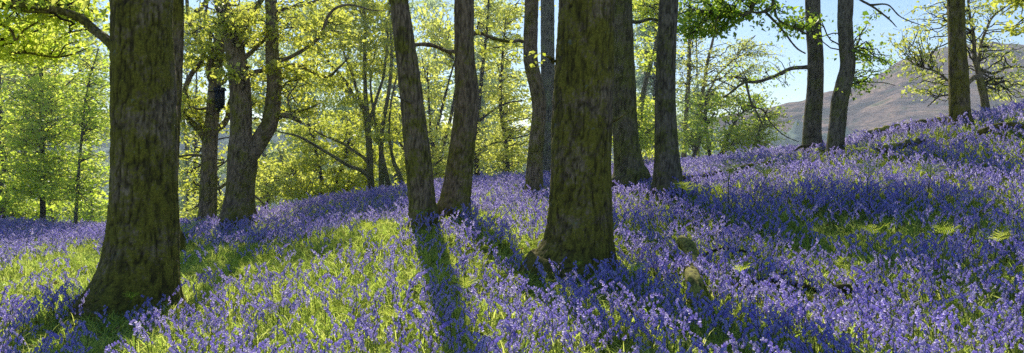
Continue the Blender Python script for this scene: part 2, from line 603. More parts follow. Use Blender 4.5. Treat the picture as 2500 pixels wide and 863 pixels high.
# --- the big foreground trunks
tree('oak_tree', 'thickest mossy trunk, nearest the camera at the left of the photo', OAK, 8.5,
     [(326, 765, 300), (330, 735, 250), (336, 695, 210), (343, 645, 185), (347, 590, 172), (350, 520, 160), (352, 400, 152), (350, 250, 148), (348, 100, 144), (346, -40, 141), (342, -300, 148), (345, -700, 140), (350, -1300, 110)],
     M_BARK_MOSS, M_LEAF_MAPLE, limbs=[[(300, 140, 24, 0), (270, 108, 22, .1), (240, 78, 20, .3), (200, 48, 19, .5), (130, 26, 17, .7), (50, 14, 14, .9), (-60, -4, 12, 1.2), (-250, -30, 8, 1.5)],
                                       [(125, 30, 7, .7), (90, 32, 7, .8), (55, 28, 6, .9), (20, 20, 5, 1), (-20, 30, 4, 1.1)],
                                       [(-60, 30, 9, 1), (0, 52, 8, 1.2), (28, 68, 7, 1.2), (38, 88, 6, 1.2), (60, 65, 5, 1.3), (100, 45, 4, 1.3), (125, 38, 3, 1.3)],
                                       [(-60, 118, 8, 1.5), (0, 125, 8, 1.5), (65, 120, 7, 1.5), (130, 132, 6, 1.6), (180, 122, 4, 1.7), (215, 108, 2.5, 1.7)]],
     blobs=[(90, 15, 170, 40, 1.2, .9, 40), (60, 100, 130, 60, 1.6, .8, 40), (215, 60, 60, 60, 1.8, .6, 14)], nleaf=36, lsize=0.06, spread=.18,
     sides=144, step=0.022, amp=0.011, cell=0.044, flare=(0.30, 0.26), seed=1, twigs_from_trunk=False, lump=0.07)
tree('oak_tree', 'thick dark mossy trunk right of centre with flared base among bluebells', OAK, 9.5,
     [(1398, 668, 270), (1404, 640, 212), (1411, 600, 176), (1415, 550, 160), (1418, 480, 151), (1420, 380, 145), (1424, 250, 141), (1429, 100, 137), (1433, -40, 135), (1436, -300, 128), (1440, -700, 112), (1440, -1200, 85)],
     M_BARK_MOSS, sides=144, step=0.022, amp=0.010, cell=0.042, flare=(0.24, 0.24), seed=4, lump=0.08, limbs=[[(1485, 300, 7, 0), (1512, 286, 4, -.1), (1536, 268, 2, -.2)], [(1350, 150, 8, 0), (1338, 140, 6, -.1), (1330, 138, 4, -.1)]])
# --- the middle row
tree('oak_tree', 'slender trunk half hidden behind the right edge of the thickest trunk', OAK, 13.5,
     [(416, 585, 66), (413, 555, 50), (410, 500, 42), (414, 400, 42), (420, 250, 43), (425, 100, 43), (426, -60, 42), (425, -400, 36)],
     M_BARK_MOSS, sides=48, step=0.05, amp=0.008, flare=(0.2, 0.2), seed=5)
tree('oak_tree', 'leaning straight trunk whose shadow runs toward the camera through the bluebells', OAK, 12.5,
     [(1034, 530, 74), (1030, 490, 66), (1024, 420, 64), (1014, 330, 60), (1004, 230, 56), (990, 120, 50), (976, 20, 46), (966, -60, 44), (940, -350, 38), (930, -700, 28)],
     M_BARK_MID, sides=72, step=0.04, amp=0.009, flare=(0.14, 0.18), seed=6,
     limbs=[[(1004, 250, 8, -.15), (985, 238, 5, -.4), (972, 232, 3, -.5)], [(995, 112, 9, .2), (1020, 106, 9, .5), (1050, 104, 8, .8), (1075, 118, 7, 1), (1100, 134, 5, 1.2)]])
tree('oak_tree', 'trunk with burr on its right side, leaning right beside the leaning straight trunk', OAK, 13.2,
     [(1108, 512, 88), (1112, 485, 76), (1118, 440, 70), (1126, 380, 66), (1134, 310, 62), (1139, 240, 58), (1137, 190, 54), (1133, 120, 48), (1133, 40, 48), (1133, -60, 46), (1136, -350, 38), (1140, -700, 28)],
     M_BARK_MID, sides=72, step=0.04, amp=0.010, flare=(0.16, 0.2), seed=7, lump=0.09,
     limbs=[[(1125, 130, 9, 0), (1100, 130, 9, .2), (1080, 124, 8, .3), (1060, 110, 8, .5), (1030, 104, 7, .6), (1005, 112, 5, .8)],
            [(1150, 84, 9, .3), (1180, 86, 8, .5), (1220, 98, 8, .8), (1250, 104, 8, 1.0), (1275, 104, 8, 1.4)]],
     blobs=[(1200, 110, 80, 60, 1.0, .6, 10)], leaf=M_LEAF_OAK, nleaf=10, lsize=.07, twigs_from_trunk=False)
tree('oak_tree', 'wavy narrow trunk left of the second thick mossy trunk', OAK, 17,
     [(1304, 478, 50), (1304, 450, 44), (1306, 390, 39), (1312, 320, 36), (1317, 260, 35), (1307, 200, 35), (1296, 150, 35), (1296, 80, 35), (1298, 0, 34), (1299, -60, 33), (1300, -300, 28)],
     M_BARK_MID, sides=48, step=0.06, amp=0.009, flare=(0.12, 0.15), seed=8, lump=0.09)
tree('oak_tree', 'pale grey straight trunk standing behind the wavy narrow trunk', OAK, 23,
     [(1338, 425, 40), (1338, 390, 35), (1338, 250, 34), (1337, 100, 34), (1336, -60, 33), (1330, -300, 30)],
     M_BARK_PALE, sides=36, step=0.08, amp=0.009, flare=(0.1, 0.2), seed=9, leaf=M_LEAF_SHADE, nleaf=110, lsize=.13, spread=.4, blobs=[(1340, -330, 330, 150, 0, 3.0, 38)])  # unseen high crown, added to throw dappled shade on the slope
tree('oak_tree', 'straight trunk with broad skirt of roots right behind the second thick trunk', OAK, 15.8,
     [(1540, 434, 96), (1536, 410, 76), (1530, 370, 66), (1525, 300, 62), (1522, 200, 58), (1520, 100, 52), (1520, 0, 46), (1520, -60, 45), (1518, -400, 34)],
     M_BARK_BEECH, sides=60, step=0.05, amp=0.006, cell=.045, flare=(0.24, 0.18), seed=10,
     limbs=[[(1535, 52, 8, 0), (1560, 57, 8, .2), (1585, 48, 7, .4), (1610, 50, 6, .6)]])
tree('oak_tree', 'straight grey trunk with smooth flared foot, right of the skirt-rooted trunk', OAK, 14,
     [(1632, 460, 82), (1631, 435, 72), (1629, 390, 62), (1626, 320, 55), (1624, 230, 51), (1626, 140, 48), (1630, 60, 46), (1633, -20, 45), (1636, -300, 40), (1636, -650, 30)],
     M_BARK_GREY, M_LEAF_GREEN, sides=72, step=0.04, amp=0.005, cell=.04, flare=(0.14, 0.18), seed=11,
     limbs=[[(1636, -330, 26, 0), (1720, -230, 20, .6), (1800, -120, 15, 1), (1836, -40, 12, 1.2), (1840, 10, 10, 1.2), (1828, 37, 9, 1.2), (1800, 36, 8, 1.2), (1772, 32, 7, 1.2), (1733, 29, 5, 1.2), (1690, 24, 4, 1.3), (1655, 34, 3, 1.4)],
            [(1800, -120, 12, 1), (1880, -60, 10, 1.2), (1890, 0, 9, 1.2), (1880, 24, 8, 1.2), (1852, 34, 6, 1.2), (1832, 30, 4, 1.2)],
            [(1880, 22, 6, 1.2), (1868, 28, 6, 1.2), (1899, 63, 5, 1.3), (1938, 112, 4, 1.4), (1962, 131, 3, 1.4)],
            [(1890, 10, 6, 1.2), (1897, 45, 5, 1.2), (1933, 63, 5, 1.3), (1967, 88, 4, 1.4), (1990, 120, 2, 1.5)],
            [(1760, 32, 4, 1.2), (1752, 50, 3.5, 1.2), (1752, 75, 3, 1.2), (1758, 85, 2, 1.2)]],
     blobs=[(1760, 20, 110, 50, 1.5, 1.2, 60), (1720, 75, 70, 45, 1.8, 1.0, 36), (1930, 60, 60, 50, 1.4, .8, 16)],
     nleaf=24, lsize=.075, spread=.16, twigs_from_trunk=False)
tree('oak_tree', 'left one of the two slim bare trunks on the skyline before the fell', OAK, 18,
     [(1983, 362, 54), (1982, 335, 46), (1984, 290, 42), (1990, 220, 39), (1991, 140, 37), (1986, 60, 36), (1984, -20, 36), (1980, -300, 30)],
     M_BARK_GREY, M_LEAF_GREEN, sides=48, step=0.05, amp=0.005, cell=.045, flare=(0.2, 0.12), seed=12,
     limbs=[[(1985, 165, 10, 0), (1960, 166, 9, .1), (1930, 168, 9, .2), (1895, 183, 8.5, .3), (1850, 198, 8, .4), (1825, 200, 7, .5), (1805, 212, 6, .5), (1785, 228, 5, .6), (1765, 240, 3, .7)],
            [(1822, 202, 5, .5), (1832, 245, 5, .5), (1845, 275, 4.5, .5), (1862, 310, 3.5, .5)],
            [(1838, 262, 4, .5), (1862, 272, 4, .6), (1880, 300, 3, .7), (1915, 328, 2.5, .7), (1948, 346, 1.5, .8)],
            [(1826, 198, 5, .5), (1800, 188, 4, .7), (1760, 190, 3, .9), (1720, 210, 2, 1)]],
     blobs=[(1900, 180, 70, 45, .5, .6, 22), (1830, 260, 80, 50, .6, .6, 18), (1790, 190, 60, 40, .8, .6, 14)],
     nleaf=7, lsize=.055, spread=.12, twigs_from_trunk=False)
tree('oak_tree', 'right one of the two slim bare trunks, kinked at mid height', OAK, 17,
     [(2039, 382, 48), (2040, 350, 42), (2045, 300, 40), (2050, 250, 40), (2060, 205, 38), (2070, 160, 36), (2066, 110, 36), (2063, 50, 36), (2065, -20, 36), (2066, -300, 30)],
     M_BARK_GREY, M_LEAF_GREEN, sides=48, step=0.05, amp=0.006, cell=.045, flare=(0.16, 0.12), seed=13,
     limbs=[[(2066, -60, 9, 0), (2090, -10, 6, -.1), (2125, 13, 5, -.2), (2160, 40, 4, -.2), (2192, 66, 2, -.3)],
            [(2125, 13, 4, -.2), (2165, 12, 3.5, -.3), (2200, 40, 3, -.4), (2255, 62, 1.8, -.5)],
            [(2070, 130, 5, 0), (2100, 120, 4, .2), (2130, 140, 3, .3), (2160, 150, 2, .4)],
            [(2060, 200, 4, 0), (2090, 190, 3, .1), (2130, 200, 2.4, .2), (2180, 212, 1.6, .3)]],
     blobs=[(2105, 130, 40, 40, .2, .4, 16), (2110, 60, 35, 30, .2, .4, 7), (2140, 165, 55, 50, .2, .4, 24), (1945, 70, 30, 50, .3, .4, 10), (2090, 215, 40, 30, .2, .4, 10)],
     nleaf=15, lsize=.06, spread=.11, twigs_from_trunk=False)
tree('oak_tree', 'dark cleft trunk on the crest of the slope at the far right', OAK, 17,
     [(2346, 303, 60), (2344, 285, 52), (2342, 240, 47), (2340, 180, 44), (2337, 100, 41), (2334, 20, 40), (2332, -60, 40), (2330, -350, 32)],
     M_BARK_MOSS, sides=56, step=0.045, amp=0.009, flare=(0.16, 0.12), seed=14, lump=.1)
tree('crab_apple_tree', 'small crooked leafy tree behind the dark cleft trunk at far right', OAK, 20,
     [(2406, 275, 22), (2404, 245, 19), (2395, 205, 18), (2388, 170, 14), (2380, 145, 11), (2377, 90, 8), (2366, 26, 6), (2362, -40, 4)],
     M_BARK_MID, M_LEAF_BIRCH, sides=16, step=0.08, amp=0.006, seed=15,
     limbs=[[(2394, 190, 12, 0), (2378, 190, 12, -.1), (2360, 205, 9, -.2), (2318, 200, 6, -.4), (2283, 176, 5, -.5), (2239, 156, 3.5, -.6), (2215, 142, 2, -.6)],
            [(2386, 160, 9, 0), (2392, 135, 8, .1), (2398, 106, 7, .2), (2413, 62, 6, .3), (2426, 42, 5, .3), (2464, 8, 4, .4), (2500, -20, 3, .4)],
            [(2396, 172, 7, 0), (2428, 181, 6, .1), (2459, 167, 5, .2), (2492, 165, 4, .2), (2530, 180, 3, .3)],
            [(2396, 178, 5, 0), (2430, 200, 4, .2), (2455, 225, 3, .3), (2470, 248, 2, .3)],
            [(2360, 205, 6, -.2), (2318, 230, 5, -.4), (2288, 238, 4, -.5), (2261, 260, 2.5, -.6)]],
     blobs=[(2250, 110, 85, 70, -.3, 1, 46), (2290, 45, 90, 50, 0, 1, 40), (2265, 215, 75, 50, -.3, .8, 34), (2440, 110, 70, 90, .3, 1, 40), (2465, 220, 60, 45, .3, .8, 30), (2390, 20, 60, 40, .2, .8, 14)],
     nleaf=14, lsize=.065, spread=.17, up=.5)

# --- the forked oak and its neighbour
tree('oak_tree', 'forked oak at left whose right stem sweeps up like a bow', OAK, 18,
     [(580, 540, 92), (582, 515, 80), (585, 480, 70), (588, 440, 68), (592, 400, 74), (590, 360, 66), (588, 320, 52), (588, 250, 50), (582, 180, 48), (571, 110, 45), (555, 50, 40), (540, 0, 36), (522, -60, 32), (500, -250, 24)],
     M_BARK_MID, M_LEAF_OAK, sides=64, step=0.06, amp=0.010, flare=(0.12, 0.2), seed=16, lump=.08,
     limbs=[[(594, 400, 46, 0), (610, 372, 46, 0), (632, 340, 42, .1), (655, 295, 40, .1), (669, 250, 38, .2), (671, 190, 35, .2), (668, 130, 33, .2), (664, 60, 29, .2), (663, 0, 28, .2), (660, -60, 25, .2), (650, -250, 18, .2)],
            [(572, 90, 22, 0), (590, 55, 20, 0), (612, 30, 15, .1), (635, 5, 12, .2), (655, -30, 8, .2)],
            [(588, 60, 9, 0), (605, 42, 8, -.2), (632, 38, 5, -.3)],
            [(598, 140, 9, .1), (620, 125, 9, .2), (645, 100, 8, .3), (660, 80, 7, .3)],
            [(598, 183, 12, .1), (622, 179, 12, .2), (650, 172, 9, .3), (672, 165, 8, .2)],
            [(672, 150, 10, .2), (710, 140, 9, .1), (750, 115, 8.5, 0), (785, 80, 8, -.2), (803, 42, 7, -.3), (825, 20, 6, -.4), (862, 14, 5, -.5), (905, 24, 3, -.6), (940, 30, 2, -.7)],
            [(672, 162, 9, .2), (720, 163, 9, .5), (760, 178, 8, .8), (800, 186, 7, 1), (828, 160, 5, 1.1), (850, 140, 3, 1.2)],
            [(668, 276, 12, .2), (690, 280, 12, 0), (710, 284, 12, -.2), (733, 300, 8, -.4)],
            [(712, 282, 5, -.2), (745, 266, 4, -.3), (780, 250, 2.5, -.4)],
            [(664, 40, 10, .2), (690, 25, 9, .4), (722, 16, 8, .5), (762, 5, 7, .6), (800, -15, 5, .7)],
            [(712, 280, 4, -.2), (706, 240, 4, -.3), (725, 205, 3, -.3), (720, 170, 2, -.3)]],
     blobs=[(560, 50, 70, 70, -1.2, .5, 20), (575, 175, 40, 25, -1.3, .3, 5), (760, 60, 120, 70, 0, 1, 34), (740, 180, 90, 70, .4, 1, 26), (620, 60, 70, 60, .6, .8, 20), (740, 270, 60, 40, 0, .6, 12), (630, 230, 60, 90, 1.5, .8, 18)],
     nleaf=34, lsize=.08, spread=.16, twigs_from_trunk=True)
tree('oak_tree', 'many-limbed oak carrying the dark nest box, left of the forked oak', OAK, 20,
     [(506, 550, 54), (507, 520, 45), (509, 460, 42), (511, 400, 38), (513, 340, 36), (519, 280, 32), (524, 220, 31), (529, 160, 30), (538, 100, 26), (545, 40, 20), (550, -60, 16)],
     M_BARK_MID, M_LEAF_OAK, sides=48, step=0.06, amp=0.009, flare=(0.12, 0.2), seed=17, lump=.08,
     limbs=[[(508, 345, 20, 0), (492, 325, 18, -.1), (470, 304, 14, -.2), (445, 280, 11, -.3), (415, 262, 9, -.4)],
            [(508, 330, 18, 0), (488, 295, 15, .1), (462, 255, 13, .2), (450, 225, 12, .2), (466, 185, 12, .2), (492, 140, 11, .2), (478, 85, 10, .2), (460, 40, 9, .2), (452, -40, 8, .2)],
            [(522, 320, 14, 0), (545, 305, 14, .2), (558, 285, 13, .3), (563, 255, 12, .4), (575, 215, 9, .5)],
            [(505, 383, 7, 0), (470, 380, 6, -.1), (437, 386, 5, -.2), (400, 392, 3, -.3)],
            [(518, 466, 8, 0), (540, 458, 8, .2), (560, 450, 7, .4), (620, 480, 5, .6), (655, 508, 3, .7)],
            [(522, 215, 14, 0), (510, 172, 13, -.2), (522, 130, 12, -.3), (528, 90, 9, -.4)],
            [(525, 210, 12, 0), (545, 200, 11, .2), (556, 190, 10, .3)],
            [(495, 130, 9, .2), (515, 95, 8, .1), (500, 50, 7, 0), (508, 0, 6, 0), (505, -60, 5, 0)],
            [(478, 30, 8, .2), (500, 10, 8, .4), (512, -40, 6, .5)],
            [(517, 262, 6, 0), (485, 268, 5, -.3), (470, 262, 4, -.4), (452, 275, 3, -.5)]],
     blobs=[(490, 100, 80, 110, 0, 1.4, 60), (470, 270, 50, 70, 0, 1, 30), (540, 130, 60, 90, .5, 1, 30), (600, 400, 70, 100, 2, 1, 24), (465, 420, 40, 80, 1, 1, 16), (630, 90, 50, 80, 2, 1, 24)],
     nleaf=34, lsize=.075, spread=.18)

# --- coppice and slender trees beyond the crest
tree('hazel_coppice', 'many-stemmed coppice fanning upward on the crest left of the leaning straight trunk', OAK, 24,
     [(907, 468, 19), (904, 430, 17), (902, 370, 16), (897, 300, 15), (892, 220, 10), (890, 140, 8), (891, 60, 7), (885, -40, 5)],
     M_BARK_BEECH, M_LEAF_OAK, sides=20, step=0.1, amp=0.005, seed=18, lump=.06,
     stems=[[(932, 466, 14), (930, 400, 12), (934, 310, 11), (950, 220, 9), (956, 140, 7), (952, 50, 5), (945, -40, 4)],
            [(948, 466, 13), (942, 420, 11), (926, 350, 9), (912, 270, 7), (905, 200, 5), (920, 100, 4)],
            [(984, 464, 14), (974, 425, 12), (960, 390, 9), (950, 330, 7), (955, 250, 5), (975, 160, 4)]],
     limbs=[[(898, 300, 10, 0), (886, 270, 9, 0), (868, 238, 8, .1), (840, 198, 7, .2), (802, 150, 5, .3), (770, 105, 3, .4)],
            [(899, 300, 9, 0), (914, 255, 8, 0), (932, 190, 7, -.1), (944, 130, 6, -.2), (950, 70, 4, -.2)],
            [(895, 290, 8, 0), (882, 250, 7, .1), (858, 175, 6, .3), (832, 105, 5, .4), (815, 40, 3, .5)],
            [(868, 238, 7, .1), (820, 205, 6, .4), (770, 178, 4, .6), (735, 165, 2.5, .7)],
            [(903, 434, 11, -.2), (885, 418, 10, -.4), (858, 407, 9, -.6), (810, 380, 8, -.8), (760, 350, 7, -1), (715, 328, 5, -1.2), (668, 318, 3, -1.4)],
            [(903, 400, 9, .2), (880, 378, 8, .4), (845, 352, 7, .6), (800, 335, 5, .8), (770, 318, 3, .9)]],
     blobs=[(860, 90, 150, 110, .3, 1.6, 90), (930, 90, 70, 130, 0, 1.4, 60), (780, 20, 130, 50, .2, 1.4, 40), (790, 180, 90, 80, .6, 1.2, 34), (880, 260, 110, 70, .5, 1.2, 34), (940, 330, 50, 80, .3, 1, 20)],
     nleaf=46, lsize=.08, spread=.2, up=.4, twig_r=.8)
tree('hazel_bush', 'bright yellow-green hazel bush filling the gap right of the forked oak', 'bush', 26,
     [(790, 505, 11), (785, 440, 9), (770, 360, 7), (752, 300, 5)],
     M_BARK_TWIG, M_LEAF_HAZEL, sides=10, step=.2, amp=.003, seed=19,
     stems=[[(800, 505, 10), (830, 420, 8), (850, 340, 6), (845, 280, 4)], [(770, 507, 9), (730, 440, 7), (690, 400, 5)], [(810, 504, 9), (870, 440, 7), (905, 400, 5)]],
     blobs=[(720, 470, 70, 30, -.4, 1.2, 34), (700, 420, 60, 35, -.2, 1.2, 30), (770, 390, 70, 40, 0, 1.4, 36), (850, 440, 80, 35, .1, 1.2, 40), (800, 475, 90, 25, -.6, 1, 34), (870, 370, 60, 45, .3, 1.4, 32), (780, 320, 70, 35, .5, 1.2, 26), (720, 340, 50, 40, .4, 1.2, 18), (850, 290, 70, 40, .6, 1.2, 20), (920, 420, 40, 40, .6, 1, 16)],
     nleaf=22, lsize=.11, spread=.22, up=.5)
tree('hazel_bush', 'yellow-green bush seen between the leaning trunk and the burred trunk', 'bush', 27,
     [(1060, 468, 10), (1058, 400, 8), (1050, 300, 6), (1045, 200, 4)],
     M_BARK_TWIG, M_LEAF_HAZEL, sides=10, step=.2, amp=.003, seed=20,
     stems=[[(1050, 468, 12), (1075, 380, 10), (1100, 290, 8), (1112, 220, 5)], [(1045, 470, 10), (1000, 400, 8), (970, 330, 6)], [(1040, 470, 10), (1060, 350, 8), (1085, 240, 6), (1110, 150, 4)]],
     blobs=[(1060, 370, 70, 80, 0, 1.6, 64), (1040, 230, 60, 90, .3, 1.4, 36), (990, 410, 60, 60, 0, 1.2, 40), (1080, 440, 60, 40, -.5, 1, 30), (1070, 90, 80, 90, .3, 1.4, 60), (960, 250, 40, 100, 1, 1, 20)],
     nleaf=30, lsize=.10, spread=.24, up=.5)
tree('beech_tree', 'layered yellow-green tree between the burred trunk and the wavy narrow trunk', OAK, 25,
     [(1166, 445, 15), (1163, 380, 12), (1168, 280, 10), (1178, 170, 8), (1190, 60, 6), (1195, -40, 4)],
     M_BARK_TWIG, M_LEAF_HAZEL, sides=14, step=.12, amp=.004, seed=21,
     stems=[[(1240, 440, 12), (1236, 360, 10), (1222, 260, 8), (1226, 150, 6), (1236, 40, 4)]],
     limbs=[[(1166, 300, 7, 0), (1200, 270, 6, -.3), (1240, 250, 4, -.5), (1275, 245, 2.5, -.6)], [(1164, 370, 6, 0), (1205, 350, 5, -.3), (1250, 345, 3, -.5)]],
     blobs=[(1215, 390, 90, 55, 0, 1.2, 70), (1225, 280, 75, 80, 0, 1.2, 60), (1220, 150, 80, 90, .2, 1.4, 48), (1215, 20, 100, 70, .4, 1.4, 60), (1330, 330, 40, 90, 1, 1, 24)],
     nleaf=30, lsize=.09, spread=.26, up=1.1)
tree('alder_tree', 'mossy leaning stem lit from behind between the two straight trunks right of centre', OAK, 23,
     [(1556, 420, 15), (1556, 370, 14), (1562, 290, 13), (1572, 220, 12), (1588, 160, 10), (1602, 110, 8), (1620, 20, 6), (1630, -60, 4)],
     M_BARK_BEECH, M_LEAF_MAPLE, sides=16, step=.1, amp=.005, seed=22,
     limbs=[[(1558, 345, 8, 0), (1572, 330, 7, -.2), (1598, 312, 5, -.4), (1625, 300, 3, -.5)]],
     blobs=[(1560, 330, 55, 100, .4, 1, 60), (1580, 120, 60, 70, .5, 1, 20), (1560, 20, 60, 40, .3, 1, 26), (1510, 330, 40, 90, .6, 1, 20)],
     nleaf=44, lsize=.08, spread=.2)
tree('larch_tree', 'bluish larch with drooping feathery twigs between the two straight trunks right of centre', OAK, 29,
     [(1598, 400, 12), (1598, 300, 10), (1600, 150, 8), (1602, 0, 6), (1602, -80, 5)],
     M_BARK_FAR, M_LEAF_BLUE, sides=10, step=.2, amp=.003, seed=23,
     blobs=[(1565, 150, 60, 110, 0, 1, 40), (1660, 170, 50, 90, 1, 1, 26)], nleaf=40, lsize=.06, spread=.22, up=.2, sag=.25)
birch = dict(sides=14, step=.1, amp=.004, lump=.05, cell=.05)
tree('birch_tree', 'left one of two slim tan birches in the gap right of the grey flared trunk', OAK, 27.5,
     [(1669, 398, 14), (1672, 340, 12), (1676, 270, 11), (1682, 180, 10), (1683, 100, 8), (1684, 20, 6), (1682, -60, 4)],
     M_BARK_BIRCH, M_LEAF_BIRCH, seed=24,
     blobs=[(1690, 150, 60, 110, 0, 1.2, 50), (1700, 30, 70, 60, 0, 1.2, 26), (1640, -330, 200, 150, 0, 2.4, 50)], nleaf=30, lsize=.06, spread=.2, up=.2, **birch)  # topmost blob lies out of view, added to shade the right slope
tree('birch_tree', 'right one of two slim tan birches, leaning right, right of the grey flared trunk', OAK, 28,
     [(1701, 398, 14), (1702, 350, 13), (1708, 290, 11), (1718, 210, 9), (1728, 150, 8), (1740, 100, 6), (1756, 20, 4)],
     M_BARK_BIRCH, M_LEAF_BIRCH, seed=25,
     limbs=[[(1704, 270, 5, 0), (1750, 190, 4.5, .2), (1800, 130, 3.5, .4), (1845, 85, 2, .5)], [(1714, 240, 4, 0), (1765, 205, 3.5, .2), (1830, 170, 2, .4)]],
     blobs=[(1770, 160, 85, 90, 0, 1.4, 60), (1850, 150, 70, 70, .5, 1.2, 40), (1800, 230, 80, 50, .3, 1.2, 30), (1850, -300, 280, 150, 0, 3, 70)], nleaf=30, lsize=.06, spread=.2, up=.2, **birch)  # last blob is unseen canopy, put in to shade the upper slope
tree('hawthorn_bush', 'bright green bush behind the crest left of the two slim bare trunks', 'bush', 26,
     [(1760, 392, 9), (1775, 340, 8), (1800, 290, 6), (1830, 260, 4)],
     M_BARK_TWIG, M_LEAF_MAPLE, sides=10, step=.15, amp=.003, seed=26,
     stems=[[(1745, 392, 8), (1770, 362, 7), (1810, 335, 6), (1855, 312, 4), (1875, 300, 3)], [(1735, 394, 9), (1725, 320, 7), (1722, 250, 5)], [(1690, 396, 9), (1715, 330, 7), (1745, 275, 4)]],
     blobs=[(1700, 340, 60, 40, 0, 1.2, 34), (1790, 345, 70, 35, -.3, 1.2, 36), (1830, 300, 60, 35, .3, 1.2, 26), (1720, 270, 70, 40, .3, 1, 30), (1780, 235, 90, 30, .4, 1.2, 26), (1670, 300, 40, 80, .5, 1, 24), (1860, 255, 40, 30, .3, .8, 10)],
     nleaf=20, lsize=.09, spread=.22, up=.8)
tree('hawthorn_bush', 'pale yellow-lit bush against the fell just left of the two slim bare trunks', 'bush', 25,
     [(1845, 385, 7), (1850, 340, 6), (1860, 300, 5), (1875, 265, 3)],
     M_BARK_TWIG, M_LEAF_HAZEL, sides=8, step=.15, amp=.003, seed=27,
     blobs=[(1865, 300, 60, 40, 0, .9, 34), (1850, 345, 50, 35, 0, .9, 40)], nleaf=18, lsize=.075, spread=.2, up=.8)
# --- left edge: green maples and other slim trees
tree('maple_tree', 'slim dark-stemmed maple with bright green layered leaves left of the thickest trunk', OAK, 24,
     [(105, 552, 15), (104, 480, 13), (103, 400, 12), (102, 290, 11), (101, 180, 9), (104, 90, 6), (108, -20, 4)],
     M_BARK_TWIG, M_LEAF_MAPLE, sides=16, step=.1, amp=.004, seed=28,
     limbs=[[(103, 340, 5, 0), (140, 325, 4, -.2), (185, 300, 3, -.3), (225, 285, 2, -.4)], [(102, 260, 5, 0), (150, 215, 4, .2), (190, 180, 3, .3)], [(103, 300, 5, 0), (60, 290, 4, -.2), (20, 300, 2, -.3)], [(102, 220, 4, 0), (65, 170, 3, .1), (35, 130, 2, .2)]],
     blobs=[(60, 330, 90, 50, -.2, 1.4, 40), (170, 300, 90, 50, .2, 1.4, 40), (105, 240, 130, 50, 0, 1.4, 44), (70, 430, 110, 60, -.4, 1.2, 56), (160, 440, 90, 70, .4, 1.2, 46), (120, 140, 140, 90, .2, 1.6, 60)],
     nleaf=36, lsize=.10, spread=.28, up=1.0)
tree('maple_tree', 'thin pale-stemmed sapling close to the left side of the thickest trunk', OAK, 22,
     [(184, 556, 10), (187, 500, 8), (192, 420, 7), (200, 330, 6), (208, 250, 5), (220, 190, 4), (240, 120, 3)],
     M_BARK_FAR, M_LEAF_MAPLE, sides=10, step=.12, amp=.003, seed=29,
     blobs=[(225, 300, 60, 120, 0, 1.1, 60), (210, 460, 60, 60, 0, 1, 40), (230, 170, 50, 70, 0, .9, 24)],
     nleaf=26, lsize=.085, spread=.24, up=1.3)
tree('ash_tree', 'greyer trunk farther back at the left, partly veiled by maple leaves', OAK, 30,
     [(48, 525, 20), (52, 470, 18), (58, 400, 17), (63, 320, 15), (66, 230, 12), (60, 130, 9), (58, -20, 6)],
     M_BARK_FAR, M_LEAF_OAK, sides=16, step=.15, amp=.005, seed=30,
     blobs=[(70, 200, 110, 110, 0, 1.8, 60), (40, 350, 90, 80, .5, 1.5, 40), (200, 230, 70, 140, 1, 1.5, 40)], nleaf=34, lsize=.09, spread=.28)
tree('ash_tree', 'dark stem cut by the left edge of the photo', OAK, 26,
     [(6, 520, 15), (8, 440, 13), (6, 340, 11), (0, 240, 9), (-6, 120, 7), (-10, -40, 5)],
     M_BARK_TWIG, M_LEAF_MAPLE, sides=12, step=.15, amp=.004, seed=31,
     blobs=[(-10, 330, 90, 130, 0, 1.6, 60), (10, 480, 80, 50, -.4, 1.2, 46), (0, 180, 70, 60, .3, 1.2, 20)], nleaf=30, lsize=.095, spread=.26, up=1.4)
tree('holly_bush', 'low fresh green bush on the crest behind the maple stems at the left', 'bush', 27,
     [(130, 550, 8), (125, 500, 6), (120, 450, 4)],
     M_BARK_TWIG, M_LEAF_MAPLE, sides=8, step=.2, amp=.003, seed=32,
     stems=[[(40, 550, 7), (45, 500, 5), (60, 460, 4)], [(220, 552, 7), (225, 500, 5), (215, 450, 4)]],
     blobs=[(130, 520, 160, 40, 0, 1.3, 100), (30, 515, 70, 40, .3, 1, 36), (230, 510, 60, 50, .3, 1, 40)], nleaf=20, lsize=.10, spread=.26, up=1.0)
tree('birch_tree', 'thin misty birch between the thickest trunk and the nest-box oak', OAK, 30,
     [(474, 550, 9), (475, 480, 8), (477, 380, 7), (478, 280, 6), (480, 180, 4), (482, 60, 3)],
     M_BARK_FAR, M_LEAF_BIRCH, sides=10, step=.15, amp=.003, seed=33,
     stems=[[(455, 552, 7), (458, 450, 6), (452, 330, 5), (446, 220, 3)]],
     blobs=[(465, 430, 50, 110, 0, 1.2, 46), (460, 270, 50, 90, 0, 1.2, 24), (470, -150, 200, 90, 0, 3, 60)], nleaf=16, lsize=.075, spread=.24, up=.4)  # last blob: unseen high foliage added to cast the left shade band
tree('hazel_bush', 'low yellowish bush between the nest-box oak and the forked oak', 'bush', 25,
     [(540, 530, 7), (538, 480, 5), (532, 440, 4)],
     M_BARK_TWIG, M_LEAF_HAZEL, sides=8, step=.2, amp=.003, seed=34,
     stems=[[(650, 515, 7), (655, 470, 5), (660, 420, 4)]],
     blobs=[(540, 500, 50, 45, 0, 1, 24), (655, 460, 50, 55, .3, 1, 44), (460, 520, 40, 30, .2, .8, 16)], nleaf=26, lsize=.085, spread=.22, up=.8)
